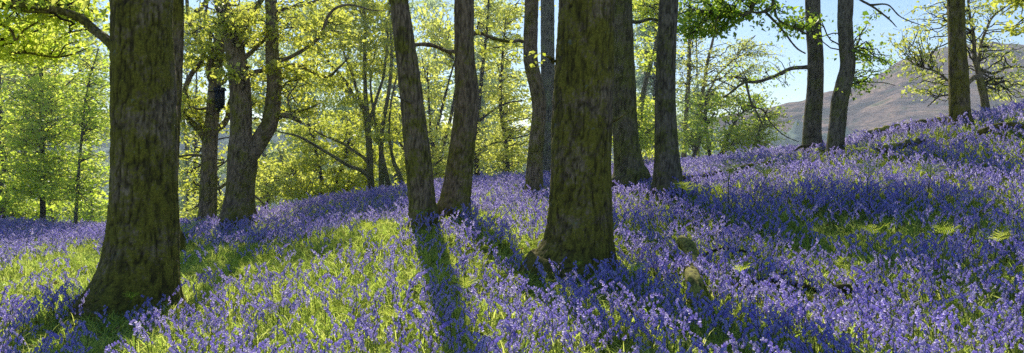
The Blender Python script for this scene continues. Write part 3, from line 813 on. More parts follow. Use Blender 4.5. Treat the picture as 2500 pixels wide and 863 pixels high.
# --- farther, paler trees standing down the slope, each glimpsed through the gaps
far = [('pale hazy tree glimpsed behind the forked oak', 640, 46, 1.0), ('pale hazy tree glimpsed behind the many-stemmed coppice', 850, 52, 1.1),
       ('pale hazy tree glimpsed left of the nest-box oak', 455, 50, .9), ('pale hazy tree farthest left, veiled by maple leaves', 20, 48, 1.1),
       ('pale hazy tree glimpsed just left of the thickest trunk', 215, 54, 1.0), ('pale hazy tree filling the gap above the yellow-green hazel bush', 745, 44, 1.0), ('pale hazy tree glimpsed just right of the many-stemmed coppice', 960, 47, 1.1),
       ('pale hazy tree glimpsed right of the burred trunk', 1175, 46, 1.0), ('pale hazy tree glimpsed behind the mossy leaning stem', 1575, 48, .9), ('pale hazy tree behind the slim dark-stemmed maple', 125, 46, 1.0),
       ('pale hazy tree glimpsed between leaning and burred trunks', 1060, 50, 1.1),
       ('pale hazy tree glimpsed behind the beech left of the wavy trunk', 1230, 56, 1.1), ('pale hazy tree glimpsed behind the tan birches', 1700, 52, .9)]
for k, (lab, u, d, s) in enumerate(far):
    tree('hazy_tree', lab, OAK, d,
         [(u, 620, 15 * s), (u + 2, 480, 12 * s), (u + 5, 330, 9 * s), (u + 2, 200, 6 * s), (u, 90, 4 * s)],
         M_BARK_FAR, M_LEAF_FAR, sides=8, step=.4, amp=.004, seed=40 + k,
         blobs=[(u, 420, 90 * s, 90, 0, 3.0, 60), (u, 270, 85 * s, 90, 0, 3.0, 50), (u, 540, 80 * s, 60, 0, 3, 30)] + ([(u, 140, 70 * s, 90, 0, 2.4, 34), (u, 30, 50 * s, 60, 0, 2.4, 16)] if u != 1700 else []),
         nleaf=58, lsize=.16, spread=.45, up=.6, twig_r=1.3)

# --- tall neighbours whose crowns spread above the picture and shade the slope
tree('oak_tree', 'oak just outside the top right corner whose leafy twig tips hang into the photo', OAK, 14,
     [(2640, 300, 70), (2640, 100, 60), (2630, -200, 50), (2610, -500, 40)], M_BARK_MID, M_LEAF_HAZEL, sides=20, step=.15, seed=60,
     limbs=[[(2638, 0, 18, 0), (2590, -30, 12, .2), (2530, -20, 8, .4), (2480, 10, 4, .5), (2440, 40, 2, .5)]],
     blobs=[(2480, 5, 45, 30, .5, .5, 22), (2480, 60, 40, 40, .8, .4, 10)], nleaf=22, lsize=.07, spread=.12, twigs_from_trunk=False)


# ------------------------------------------------------------------ logs, sticks, stone wall, nest box
def on_ground(u, v, d, h=0.0):
    p = P(u, v, d)
    return np.array([p[0], p[1], float(ground_z(p[:1], p[1:2])[0]) + h])


def log(name, label, pts, sides, mat, amp, cat='log', stub=None):
    rows = []
    for (u, v, d, w, h) in pts:
        p = P(u, v, d)
        z = p[2] if h is None else float(ground_z(p[:1], p[1:2])[0]) + h
        rows.append([p[0], p[1], z, 0.5 * w * d / F])
    rows = resample(np.array(rows), 0.035)
    rows[:, :3] += np.stack([vnoise(rows[:, :3] * 3.1 + k * 7) for k in range(3)], -1) * 0.02
    o = rows[len(rows) // 2, :3].copy()
    mb = MB()
    tube(mb, rows, sides, amp, o[0] * 3, None, 0.05, .16)
    # round off the near end
    c0, t0 = rows[0], rows[0, :3] - rows[1, :3]
    t0 = t0 / np.linalg.norm(t0)
    k = np.arange(0, sides, 2)
    b0 = mb.n
    mb.add((c0[:3] + t0 * c0[3] * 0.4)[None], np.zeros((0, 4), int), np.array([.4]))
    mb.q.append(np.stack([(k + 2) % sides, (k + 1) % sides, k, np.full(len(k), b0)], -1))
    root = thing(name, label, cat, o)
    part('trunk' if cat == 'log' else 'stick', mb.mesh(name, mat, True, o), root)
    if stub:
        for s in stub:
            m2 = MB()
            i = int(s[0] * (len(rows) - 1))
            a = rows[i, :3]
            e = a + np.array(s[1:4])
            tube(m2, resample(np.array([np.r_[a, s[4]], np.r_[(a + e) / 2 + [0, 0, .01], s[4] * .8], np.r_[e, s[4] * .4]]), .03), 8, .002, 3)
            part('side_branch', m2.mesh('side_branch', mat, True, o), root)
    return root


log('fallen_log', 'yellow mossy log pointing at the camera, sunk in bluebells right of second thick trunk',
    [(1702, 790, 7.15, 32, .12), (1694, 745, 7.6, 36, .24), (1689, 690, 8.3, 30, .17), (1692, 640, 9.0, 32, .14), (1680, 600, 9.6, 34, .24), (1666, 568, 10.2, 30, .22)], 40, M_MOSS_LOG, .008,
    stub=[(.55, .25, .1, .02, .03)])
log('fallen_branch', 'dark rotting branch lying among bluebells at lower right',
    [(1780, 716, 7.9, 18, .10), (1850, 712, 7.8, 22, .15), (1930, 722, 7.7, 20, .12), (2005, 726, 7.6, 18, .10), (2045, 742, 7.4, 22, .15), (2110, 748, 7.3, 18, .14), (2165, 758, 7.2, 10, .12)], 24, M_DEAD, .008, 'branch',
    stub=[(.25, .2, -.05, .1, .014), (.6, -.15, .1, .12, .012)])
log('fallen_stick', 'thin brown stick among bluebells beside the yellow mossy log',
    [(1692, 622, 9.3, 8, .14), (1760, 612, 9.4, 7, .20), (1820, 618, 9.3, 6, .18), (1880, 628, 9.2, 4, .12)], 12, M_DEAD, .003, 'stick')
log('fallen_log', 'long mossy log in shade right of the grey flared trunk',
    [(1668, 424, 15.0, 12, .24), (1720, 420, 15.2, 15, .26), (1780, 416, 15.4, 15, .28), (1840, 410, 15.6, 12, .28), (1880, 406, 15.8, 7, .28)], 20, M_BARK_MOSS, .006)
log('fallen_log', 'mossy log lying on the slope at the far right below the cleft trunk',
    [(2390, 312, 15.6, 13, .24), (2430, 304, 15.6, 15, .26), (2470, 300, 15.5, 13, .26), (2520, 292, 15.4, 11, .26)], 20, M_BARK_MOSS, .008)
log('fallen_stick', 'dark crooked root-like stick at the foot of the left slim bare trunk',
    [(1975, 352, 17.6, 9, .3), (1955, 362, 17.5, 7, .3), (1940, 374, 17.4, 4, .26)], 10, M_DEAD, .003, 'stick')


def stone_wall(name, label, pts, n, size):
    rng = np.random.default_rng(n)
    base = np.array([on_ground(u, v, d, h) for (u, v, d, h) in pts])
    o = base.mean(0)
    root = thing(name, label, 'stone wall', o)
    mb, ms = MB(), MB()
    t = np.linspace(0, len(base) - 1, n)
    # a sphere-ish lattice for each rounded stone
    th = np.linspace(0, 2 * math.pi, 12, endpoint=False)
    ph = np.linspace(-1.45, 1.45, 7)
    S = np.stack([np.outer(np.cos(ph), np.cos(th)), np.outer(np.cos(ph), np.sin(th)), np.outer(np.sin(ph), np.ones(12))], -1).reshape(-1, 3)
    for q in t:
        i = min(int(q), len(base) - 2)
        c = base[i] + (base[i + 1] - base[i]) * (q - i)
        for row in range(2):
            if rng.random() < (.45 if row else .22):
                continue
            s = size * rng.uniform(.5, 1.5)
            sc = np.array([s * 1.3, s, s * .75])
            V = np.sign(S) * np.abs(S) ** 0.7 * sc
            V *= (1 + .18 * vnoise(V / s * 1.6 + rng.uniform(0, 50)))[:, None]
            a = rng.uniform(0, 6.28)
            ca, sa = math.cos(a), math.sin(a)
            V = np.stack([V[:, 0] * ca - V[:, 1] * sa, V[:, 0] * sa + V[:, 1] * ca, V[:, 2]], -1)
            tgt = ms if (row == 1 and rng.random() < .6) else mb
            tgt.add(V + c + np.array([rng.normal() * size * .3, rng.normal() * size * .3, row * size * 1.1]), ring_quads(7, 12), np.zeros(len(V)))
    part('stones', mb.mesh('stones', M_STONE, True, o), root)
    part('mossy_capping', ms.mesh('mossy_capping', M_MOSS_LOG, True, o), root)


M_STONE = bark_material('lichened_stone', (0.10, 0.095, 0.085), (0.26, 0.25, 0.23), (0.20, 0.19, 0.05), 0.5, .6)
stone_wall('tumbled_wall', 'low tumbled mossy stone wall on the skyline left of the cleft trunk',
           [(2105, 338, 18.2, .20), (2160, 322, 18.1, .22), (2215, 312, 18, .22), (2265, 298, 18, .22), (2318, 292, 18, .24)], 44, .065)
stone_wall('tumbled_wall', 'short broken line of mossy stones among bluebells below the skyline wall',
           [(2150, 366, 15.6, .20), (2205, 352, 15.7, .22), (2262, 342, 15.8, .22)], 22, .05)


def box_mesh(name, mat, lo, hi, bev=0.0, skew=0.0):
    (x0, y0, z0), (x1, y1, z1) = lo, hi
    b = min(bev, (x1 - x0) / 3, (y1 - y0) / 3, (z1 - z0) / 3)
    ring = [(x0 + b, y0), (x1 - b, y0), (x1, y0 + b), (x1, y1 - b), (x1 - b, y1), (x0 + b, y1), (x0, y1 - b), (x0, y0 + b)]
    V, Q = [], []
    for z in (z0, z1):
        for (x, y) in ring:
            V.append((x, y, z + (skew * (y - y0) if z == z1 else 0)))
    for i in range(8):
        j = (i + 1) % 8
        Q.append((i, j, 8 + j, 8 + i))
    Q += [(3, 2, 1, 0), (5, 4, 3, 0), (7, 6, 5, 0), (8, 9, 10, 11), (8, 11, 12, 13), (8, 13, 14, 15)]
    return make_mesh(name, V, Q, mat, False, {'tint': np.zeros(16)})


M_BOX = bark_material('dark_painted_wood', (0.012, 0.014, 0.020), (0.045, 0.05, 0.065), (0.05, 0.05, 0.03), 0.0, .1, .2)
M_FELT = bark_material('roofing_felt', (0.02, 0.022, 0.028), (0.07, 0.075, 0.09), (0.05, 0.05, 0.03), 0.0, .1, .2)
M_STRAP = bark_material('black_strap', (0.006, 0.006, 0.007), (0.02, 0.02, 0.02), (0.02, 0.02, 0.02), 0.0, 0, .1)
p = P(537, 242, 19.78)
nb = thing('nest_box', 'dark bat box strapped to the many-limbed oak, behind the forked oak', 'nest box', p, rz=.5)
part('body', box_mesh('body', M_BOX, (-.10, -.09, -.22), (.10, .09, .17), .012, .3), nb)
part('roof', box_mesh('roof', M_FELT, (-.125, -.13, .185), (.125, .10, .21), .01, .28), nb)
part('front_panel', box_mesh('front_panel', M_FELT, (-.075, -.104, -.20), (.075, -.093, .10), .004), nb)
part('hanging_board', box_mesh('hanging_board', M_BOX, (-.04, .093, -.30), (.04, .115, .32), .006), nb)
mb = MB()
a = np.linspace(0, 2 * math.pi, 33)
cx = (P(526, 222, 20)[0])
ring = np.stack([cx - p[0] + np.cos(a) * .165, np.sin(a) * .17 + .22, np.full(33, .17) + .01 * np.sin(a * 2), np.full(33, .009)], -1)
tube(mb, ring, 6)
st = part('strap', mb.mesh('strap', M_STRAP), nb)
st.rotation_euler = (0, 0, -.5)

# ------------------------------------------------------------------ fell and wooded hillside
def hill(name, us, vs, d0, d1, vb, mat, amp, rough_fn, nu=420, nt_=150):
    uu = np.linspace(us[0], us[-1], nu)
    top = np.interp(uu, us, vs)
    top = top + 2.2 * fbm(np.stack([uu * .02, uu * 0, uu * 0], -1), 5) * 2
    t = np.linspace(0, 1.25, nt_)
    T, U = np.meshgrid(t, uu, indexing='ij')
    TOP = np.repeat(top[None], nt_, 0)
    D = d0 + (d1 - d0) * T
    e = (V0 - TOP) / F * d1
    b = (V0 - vb) / F * d0
    prof = np.where(T <= 1, np.minimum(T, 1) ** 1.05, 1 - (T - 1) * 2.2)
    Z = ZC + b + (e - b) * prof
    X = (U - U0) / F * D
    Z = Z + rough_fn(X, D, T) * amp * np.sin(np.clip(T, 0, 1) * math.pi * .5 + .0) ** .5 * np.where(T > .93, .35, 1)
    i = np.arange(nt_ * nu).reshape(nt_, nu)
    Q = np.stack([i[:-1, :-1], i[:-1, 1:], i[1:, 1:], i[1:, :-1]], -1).reshape(-1, 4)
    o = link(bpy.data.objects.new(name, make_mesh(name, np.stack([X, D, Z], -1).reshape(-1, 3), Q, mat)))
    o['kind'] = 'structure'
    return o


def fell_material():
    m, nt, out = nodes_of('fell_bracken_and_heather')
    tc = N(nt, 'ShaderNodeTexCoord')
    mp = N(nt, 'ShaderNodeMapping')
    mp.inputs['Rotation'].default_value = (0, 0, .5)
    mp.inputs['Scale'].default_value = (1, 1.0, 2.4)
    nt.links.new(tc.outputs['Object'], mp.inputs[0])
    n1 = noise_tex(nt, mp.outputs[0], .022, 6, .62)
    c1 = ramp(nt, n1, [(.36, (.055, .05, .05)), (.46, (.21, .15, .13)), (.54, (.42, .28, .20)), (.62, (.19, .20, .08))])
    n2 = noise_tex(nt, mp.outputs[0], .16, 6, .75)
    c2 = ramp(nt, n2, [(.43, (.22, .22, .27)), (.57, (1.0, 1.0, 1.0))])
    mm = N(nt, 'ShaderNodeMix', data_type='RGBA', blend_type='MULTIPLY')
    mm.inputs[0].default_value = .75
    nt.links.new(c1, mm.inputs[6]); nt.links.new(c2, mm.inputs[7])
    n3 = noise_tex(nt, tc.outputs['Object'], .09, 3, .6)
    f3 = ramp(nt, n3, [(.60, (0, 0, 0)), (.64, (.8, .8, .8))])
    c3 = mixc(nt, f3, mm.outputs[2], (.06, .085, .055))
    d = N(nt, 'ShaderNodeBsdfDiffuse')
    nt.links.new(c3, d.inputs[0])
    nt.links.new(d.outputs[0], out.inputs[0])
    return m


hill('fell', [1500, 1700, 1800, 1880, 1920, 1962, 1990, 2030, 2075, 2105, 2150, 2200, 2255, 2300, 2350, 2400, 2440, 2500, 2600, 2800, 3300],
     [330, 300, 280, 262, 250, 246, 232, 224, 222, 205, 180, 152, 134, 122, 112, 103, 106, 108, 90, 60, 50], 330, 720, 420, fell_material(), 5.0,
     lambda X, D, T: fbm(np.stack([X * .012, D * .012, X * 0], -1), 5) + .5 * fbm(np.stack([X * .06, D * .06, X * 0 + 3], -1), 3))
M_WOODS = soil_material('hazy_wooded_hillside', ((.10, .16, .13), (.17, .24, .17), (.28, .34, .20)), .12)  # bluish greens with distance haze painted into the base colours
hill('wooded_hillside', [-1500, -300, 0, 300, 600, 900, 1200, 1500, 1800, 2100], [250, 300, 290, 320, 345, 330, 335, 350, 345, 360], 110, 300, 700, M_WOODS, 6.0,
     lambda X, D, T: np.abs(vnoise(np.stack([X * .12, D * .12, X * 0], -1))) * 1.4 + .7 * vnoise(np.stack([X * .35, D * .35, X * 0 + 5], -1)), 700, 120)

# ------------------------------------------------------------------ bluebells
NV = 10
PLANTS = []
for k in range(NV):
    rng = np.random.default_rng(300 + k)
    h = rng.uniform(.29, .40)
    lean = rng.uniform(.02, .06)
    # stem: upright, then nodding over to one side (+x)
    s = np.linspace(0, 1, 11)
    nod = np.maximum(0, s - .68) / .32
    cx = lean * s ** 2 + nod ** 1.6 * rng.uniform(.035, .07)
    cz = h * (s - .10 * nod ** 2 * rng.uniform(.6, 1.6))
    rows = np.stack([cx, .006 * np.sin(s * 5 + k), cz, .0030 - .0016 * s], -1)
    ms = MB()
    tube(ms, rows, 5)
    mh = MB()
    nb_ = int(rng.integers(8, 13))
    for b in range(nb_):
        q = .60 + .40 * (b + .5) / nb_
        i = min(int(q * 10), 9)
        c = rows[i, :3] + (rows[i + 1, :3] - rows[i, :3]) * (q * 10 - i)
        az = rng.normal() * 1.1
        top = c + np.array([math.cos(az), math.sin(az), .25]) * rng.uniform(.007, .016)
        ax = np.array([math.cos(az) * rng.uniform(.25, .7), math.sin(az) * rng.uniform(.25, .7), -1.0])
        if b == nb_ - 1:
            ax = np.array([math.cos(az) * .3, math.sin(az) * .3, -1.])
        ax /= np.linalg.norm(ax)
        L = rng.uniform(.019, .024) * (1.0 if q < .92 else .75)
        u = np.cross(ax, [0, 1, .2]); u /= np.linalg.norm(u)
        w = np.cross(ax, u)
        V = []
        for (tt, rr) in ((0, .0022), (.22, .0052), (.72, .0058), (1.0, .0118)):
            for j in range(6):
                an = j * math.pi / 3
                rad = rr * (1 if tt < 1 else (1.0 if j % 2 == 0 else .72))
                V.append(top + ax * L * (tt - (.12 if (tt == 1 and j % 2 == 0) else 0)) + (u * math.cos(an) + w * math.sin(an)) * rad)
        mh.add(np.array(V), ring_quads(4, 6), rng.uniform(.1, .9))
        tube(ms, np.array([np.r_[c, .001], np.r_[(c + top) / 2 + [0, 0, .003], .0009], np.r_[top, .0012]]), 3)
    ml = MB()
    for b in range(int(rng.integers(8, 13))):
        az = rng.uniform(0, 6.28)
        L = rng.uniform(.16, .30)
        wd = rng.uniform(.005, .009)
        t = np.linspace(0, 1, 6)
        out_ = L * (.18 * t + rng.uniform(.15, .6) * t ** 2.2)
        up_ = L * (t - rng.uniform(.15, .55) * t ** 3)
        d = np.array([math.cos(az), math.sin(az)])
        n_ = np.array([-d[1], d[0]])
        ww = wd * np.array([.6, .9, 1, .95, .7, .08]) * .5
        base = rng.normal(size=2) * .02
        cpt = np.stack([base[0] + d[0] * out_, base[1] + d[1] * out_, up_], -1)
        tw_ = rng.normal() * .6
        side = np.stack([n_[0] * ww, n_[1] * ww, ww * tw_], -1)
        V = np.stack([cpt - side, cpt + side], 1).reshape(-1, 3)
        i = np.arange(5) * 2
        ml.add(V, np.stack([i, i + 1, i + 3, i + 2], -1), rng.uniform(.05, .95))
    PLANTS.append((ms.mesh('stem', M_STEM, True), mh.mesh('flower_head', M_BELL, True), ml.mesh('leaves', M_BLADE, True), h))

# scatter over the slope
rng = np.random.default_rng(5)


def scatter(density, y1, margin=1.0):
    y0 = 4.3
    xm = .66 * y1 + 1
    n = int(2 * xm * (y1 - y0) * density)
    x = rng.uniform(-xm, xm, n)
    y = rng.uniform(y0, y1, n)
    keep = (np.abs(x) < .62 * y + .9) & (y < crest_d(x, y) + margin)
    return x[keep], y[keep]


def patch(x, y):
    return fbm(np.stack([x * .55, y * .42, x * 0 + 2.0], -1), 3) + .5 * vnoise(np.stack([x * 1.9, y * 1.5, x * 0 + 9.0], -1))


TR = [(o.location.x, o.location.y) for o in scene.objects if o.parent is None and o.get('category') == OAK and 6 < o.location.y < 20]


def off_trunks(x, y):
    k = np.ones(len(x), bool)
    for (a, b) in TR:
        r = .58 if b < 10 else .32
        k &= ((x - a) ** 2 + (y - b) ** 2) > r * r
    for (u, v, d, r) in ((1697, 765, 7.2, .17), (1694, 750, 7.45, .17), (1691, 730, 7.75, .12), (1686, 615, 9.1, .15), (1676, 590, 9.6, .15),
                         (1800, 715, 7.55, .10), (1870, 712, 7.5, .12), (1940, 722, 7.4, .10), (2060, 742, 7.2, .10)):
        k &= ((x - (u - U0) / F * d) ** 2 + (y - d) ** 2) > r * r
    return k


x, y = scatter(145, 27)
u = U0 + F * x / y
right = sstep(1150, 1900, u)
dens = np.clip(.24 + .35 * right + .66 * patch(x, y), .04, 1.0)
green = sstep(520, 760, u) * (1 - sstep(980, 1150, u)) * sstep(7.0, 8.5, y) * (1 - sstep(14.5, 17, y))      # the greener clearing
dens = dens * (1 - .30 * green) + .05 * green
dens = np.where(y > 15, np.maximum(dens, .6), dens)
dens = np.where((np.abs(x + 3.45 + .214 * (y - 8.3)) < .55) & (y < 8.5) & (y > 5.9), dens * .55, dens)  # sparser flowers here, thinned along the thickest trunk's cast shadow to deepen it
k = (rng.random(len(x)) < dens) & off_trunks(x, y)
x, y = x[k], y[k]
z = ground_z(x, y)
sc = rng.normal(1.0, .18, len(x)).clip(.55, 1.45) * .93
rz = rng.uniform(0, 6.28, len(x))
ix = rng.integers(0, NV, len(x))
ZT = z + .3
uu, vv = U0 + F * x / y, V0 + (ZC - ZT) / y * F
vis = (uu > 6) & (uu < 2494) & (vv < 850) & (vv > 0)
vis &= ~((y > 8.5) & (uu > 260) & (uu < 440)) & ~((y > 9.5) & (uu > 1335) & (uu < 1500))
order = np.argsort(np.where(vis, y / sc, 1e9))[:300]
solo = np.zeros(len(x), bool)
solo[order] = True


def bell_region(u, v):
    if 130 < u < 440:
        return 'bluebell in the shade below the thickest left trunk', 'bluebells in the shade of the thickest trunk'
    if u <= 130:
        return 'bluebell in the bottom left corner, left of the thickest trunk\'s shadow', 'bluebells in the bottom left corner'
    if u < 1000:
        return 'sunlit bluebell in bright green grass along the bottom, left of centre', 'sunlit bluebells in bright grass along the bottom left of centre'
    if u < 1500:
        return 'bluebell at the bottom centre, in front of the second thick trunk', 'bluebells at the bottom centre'
    if u < 1980:
        return 'deep blue bluebell at the bottom in front of the fallen branch', 'deep blue bluebells in front of the fallen branch'
    return 'pale sunlit bluebell crowding the bottom right corner', 'pale bluebells crowding the bottom right corner'


SRC = {}
for j in order:
    kk = int(ix[j])
    lab, grp = bell_region(uu[j], vv[j])
    b = thing('bluebell', lab, 'bluebell', (x[j], y[j], z[j] - .01), grp, float(rz[j]), float(sc[j]))
    a_ = part('stem', PLANTS[kk][0], b)
    h_ = part('flower_head', PLANTS[kk][1], b)
    l_ = part('leaves', PLANTS[kk][2], b)
    SRC.setdefault(kk, (a_, h_, l_))
for kk in range(NV):
    if kk not in SRC:
        SRC[kk] = SRC[next(iter(SRC))]


def carpet(name, label, cat, x, y, z, rz, sc, ix, which):
    """a mass nobody could count: one object of scattered points that carry plants"""
    o = link(bpy.data.objects.new(name, make_mesh(name, np.stack([x, y, z], -1), np.zeros((0, 4)), None, False, {'rz': rz, 'sc': sc, 'ix': ix})))
    o['kind'] = 'stuff'
    o['label'] = label
    o['category'] = cat
    ng = bpy.data.node_groups.new(name, 'GeometryNodeTree')
    ng.interface.new_socket('Geometry', in_out='INPUT', socket_type='NodeSocketGeometry')
    ng.interface.new_socket('Geometry', in_out='OUTPUT', socket_type='NodeSocketGeometry')
    gi, go = ng.nodes.new('NodeGroupInput'), ng.nodes.new('NodeGroupOutput')
    allj = ng.nodes.new('GeometryNodeJoinGeometry')
    for kk in reversed(range(NV)):
        jn = ng.nodes.new('GeometryNodeJoinGeometry')
        for w in which:
            oi = ng.nodes.new('GeometryNodeObjectInfo')
            oi.transform_space = 'ORIGINAL'
            oi.inputs['Object'].default_value = SRC[kk][w]
            ng.links.new(oi.outputs['Geometry'], jn.inputs[0])
        ti = ng.nodes.new('GeometryNodeGeometryToInstance')
        ng.links.new(jn.outputs[0], ti.inputs[0])
        ng.links.new(ti.outputs[0], allj.inputs[0])
    ip = ng.nodes.new('GeometryNodeInstanceOnPoints')
    ng.links.new(gi.outputs[0], ip.inputs['Points'])
    ng.links.new(allj.outputs[0], ip.inputs['Instance'])
    ip.inputs['Pick Instance'].default_value = True

    def attr(nm, ty):
        n = ng.nodes.new('GeometryNodeInputNamedAttribute')
        n.data_type = ty
        n.inputs['Name'].default_value = nm
        return n.outputs['Attribute']
    ng.links.new(attr('ix', 'INT'), ip.inputs['Instance Index'])
    cm = ng.nodes.new('ShaderNodeCombineXYZ')
    ng.links.new(attr('rz', 'FLOAT'), cm.inputs[2])
    ng.links.new(cm.outputs[0], ip.inputs['Rotation'])
    c2 = ng.nodes.new('ShaderNodeCombineXYZ')
    s_ = attr('sc', 'FLOAT')
    for i in range(3):
        ng.links.new(s_, c2.inputs[i])
    ng.links.new(c2.outputs[0], ip.inputs['Scale'])
    ng.links.new(ip.outputs[0], go.inputs[0])
    md = o.modifiers.new('scatter', 'NODES')
    md.node_group = ng
    return o


rest = ~solo
carpet('bluebell_carpet', 'dense carpet of violet-blue bluebells covering the slope between the trunks', 'bluebells',
       x[rest], y[rest], z[rest] - .01, rz[rest], sc[rest], ix[rest], (0, 1))
gx, gy = scatter(165, 27)
kk = off_trunks(gx, gy) | (rng.random(len(gx)) < .2)
gx, gy = gx[kk], gy[kk]
n = len(gx)
carpet('bluebell_leaves', 'bright green grassy bluebell leaves beneath and between the flowers', 'grass',
       gx, gy, ground_z(gx, gy) - .01, rng.uniform(0, 6.28, n), rng.uniform(.6, 1.02, n), rng.integers(0, NV, n), (2,))

# last year's oak leaves and bracken bits lying between the stems
lx, ly = scatter(16, 20)
lm = MB()
leaves(lm, np.stack([lx, ly, ground_z(lx, ly) + rng.uniform(.01, .10, len(lx))], -1), .075, 1.2, .5, rng)
lo = link(bpy.data.objects.new('leaf_litter', lm.mesh('leaf_litter', leaf_material('dead_leaf', (.20, .10, .04), (.30, .14, .04), (.55, .30, .10), .35), False)))
lo['kind'] = 'stuff'
lo['label'] = 'brown dead leaves scattered on the ground between the bluebells'
lo['category'] = 'leaf litter'

# ------------------------------------------------------------------ bracken ferns
FERNS = []
for k in range(10):
    rng = np.random.default_rng(700 + k)

    def frond(L, az, lift, curl, start):
        mb = MB()
        t = np.linspace(0, 1, 17)
        rad = L * (.40 * t + .30 * t ** 2 - curl * .25 * t ** 3)
        zz = L * lift * (.90 * t - .42 * t ** 2 - .10 * t ** 3)
        d = np.array([math.cos(az), math.sin(az), 0])
        c = start + d * rad[:, None] + np.array([0, 0, 1]) * zz[:, None]
        tube(mb, np.c_[c, .0035 * (1 - t * .8)], 4)
        nrm = np.array([-d[1], d[0], 0])
        for i in range(3, 16):
            roll = rng.normal() * .22
            ti = t[i]
            pl = L * .36 * math.sin(min(1, (1 - ti) * 1.05 + .02) ** .8 * math.pi * .55) * rng.uniform(.85, 1.1)
            fw = (c[i] - c[i - 1]) / np.linalg.norm(c[i] - c[i - 1])
            for sgn in (-1, 1):
                pd = nrm * sgn + fw * .45 + np.array([0, 0, .12 + sgn * roll])
                pd /= np.linalg.norm(pd)
                m = max(3, int(pl / .013))
                ts = np.linspace(.06, 1, m)
                for tt in ts:
                    q = c[i] + pd * pl * tt - np.array([0, 0, .10 * pl * tt * tt])
                    w = .0085 * (1 - tt * .7) + .002
                    for s2 in (-1, 1):
                        ld = fw * s2 + pd * .5
                        ld /= np.linalg.norm(ld)
                        e = q + ld * w
                        sd = pd * .0034
                        mb.add(np.array([q - sd, e - sd * .2, e + sd * .2 + pd * .002, q + sd]), [[0, 1, 2, 3]], rng.uniform(.2, .9))
        return mb.mesh('frond', M_FERN, False)
    H = rng.uniform(.15, .28) if k < 6 else rng.uniform(.36, .44)
    ms = MB()
    s = np.linspace(0, 1, 8)
    bend = rng.normal(size=2) * .04
    st = np.stack([bend[0] * s ** 2, bend[1] * s ** 2, H * s, .0055 - .002 * s], -1)
    tube(ms, st, 6)
    top = st[-1, :3]
    a0 = rng.uniform(0, 6.28)
    if k > 7:
        fr = [frond(rng.uniform(.16, .22), a0 + j * 2.2, .9, 1.0, top) for j in range(3)]
    elif k > 5:
        fr = [frond(rng.uniform(.32, .42), a0 + j * 2.09, rng.uniform(.8, 1.2), .3, top) for j in range(3)]
    elif k in (4, 5):      # still half furled: short curled fronds
        fr = [frond(rng.uniform(.14, .2), a0 + j * 2.2, .7, 1.0, top) for j in range(3)]
    else:
        fr = [frond(rng.uniform(.24, .36), a0 + j * 2.09 + rng.normal() * .25, rng.uniform(.9, 1.5), .3, top) for j in range(3)]
    FERNS.append((ms.mesh('stalk', M_STEM), fr))


def fern(x, y, k, rz, s, label, group=None):
    zz = float(ground_z(np.array([x]), np.array([y]))[0])
    t = thing('bracken_fern', label, 'fern', (x, y, zz - .01), group, rz, s)
    part('stalk', FERNS[k][0], t)
    for f in FERNS[k][1]:
        part('frond', f, t)


rng = np.random.default_rng(77)
for (u, v, d, k, s, lab) in [
        (1778, 502, 12.2, 6, 1.35, 'broad sunlit fern right of the grey flared trunk, largest of the bright ferns there'),
        (1838, 500, 12.2, 7, 1.2, 'sunlit fern just right of the largest bright fern on the right slope'),
        (1690, 515, 12.0, 7, 1.0, 'sunlit fern just left of the largest bright fern on the right slope'),
        (2118, 512, 11.4, 6, 1.15, 'single bright fern standing over dark bluebells below the right slim bare trunk'),
        (2262, 530, 11.0, 7, 1.1, 'single bright fern standing over dark bluebells below the cleft trunk'),
        (2152, 740, 7.4, 8, 1.2, 'tall half-furled fern above the dark fallen branch at lower right'),
        (2296, 765, 7.1, 9, 1.1, 'thin half-furled fern with bare stalk near the lower right corner'),
        (300, 775, 7.6, 8, .7, 'half-furled fern in the shade at the foot of the thickest trunk'),
        (1135, 770, 7.3, 6, .75, 'dark shaded fern in the leaning trunk\'s shadow at bottom centre'),
        (1660, 560, 10.4, 0, .7, 'small fern beside the far end of the yellow mossy log'),
        (1395, 690, 8.6, 9, .6, 'curled fern against the foot of the second thick trunk'),
        (452, 620, 12.0, 6, 1.05, 'fern right of the thickest trunk at mid height, catching light'),
        (500, 622, 12.2, 7, .6, 'low fern right of the fern beside the thickest trunk'),
        (1030, 535, 12.2, 1, .75, 'small fern at the foot of the leaning straight trunk'),
        (1800, 800, 6.9, 8, .9, 'half-furled fern at the bottom below the dark fallen branch'),
        (1560, 790, 7.0, 9, .9, 'curled fern at the bottom right of the second thick trunk'),
        (2430, 690, 7.6, 6, .8, 'open fern among bluebells near the right edge'),
        (1130, 520, 12.7, 0, .7, 'small fern at the foot of the burred trunk')]:
    p = P(u, v, d)
    fern(p[0], p[1], k, rng.uniform(0, 6.28), s * 1.15, lab)
areas = [(690, 610, 8.5, 14.5, 560, 960, 36, 'low fern in the sunlit green clearing left of the leaning trunk', 'ferns in the sunlit green clearing'),
         (0, 0, 6.6, 8.2, 480, 1000, 10, 'near fern among sunlit flowers at the bottom left of centre', 'near ferns among sunlit flowers at the bottom'),
         (0, 0, 7, 12, 1080, 1320, 10, 'fern between the leaning trunk\'s shadow and the second thick trunk', 'ferns left of the second thick trunk'),
         (0, 0, 10.5, 15, 1510, 1680, 9, 'fern right behind the second thick trunk', 'ferns right behind the second thick trunk'),
         (0, 0, 11, 17, 1720, 2480, 24, 'shaded green fern scattered on the right-hand blue slope', 'shaded ferns on the right-hand slope'),
         (0, 0, 15, 18.2, 2080, 2330, 9, 'fern just below the low stone wall on the skyline', 'ferns below the skyline wall'),
         (0, 0, 6.2, 8.5, 1600, 2450, 10, 'near fern among bluebells at the lower right', 'near ferns at the lower right'),
         (0, 0, 10, 15, 30, 230, 8, 'fern in the sunny hollow left of the thickest trunk', 'ferns left of the thickest trunk')]
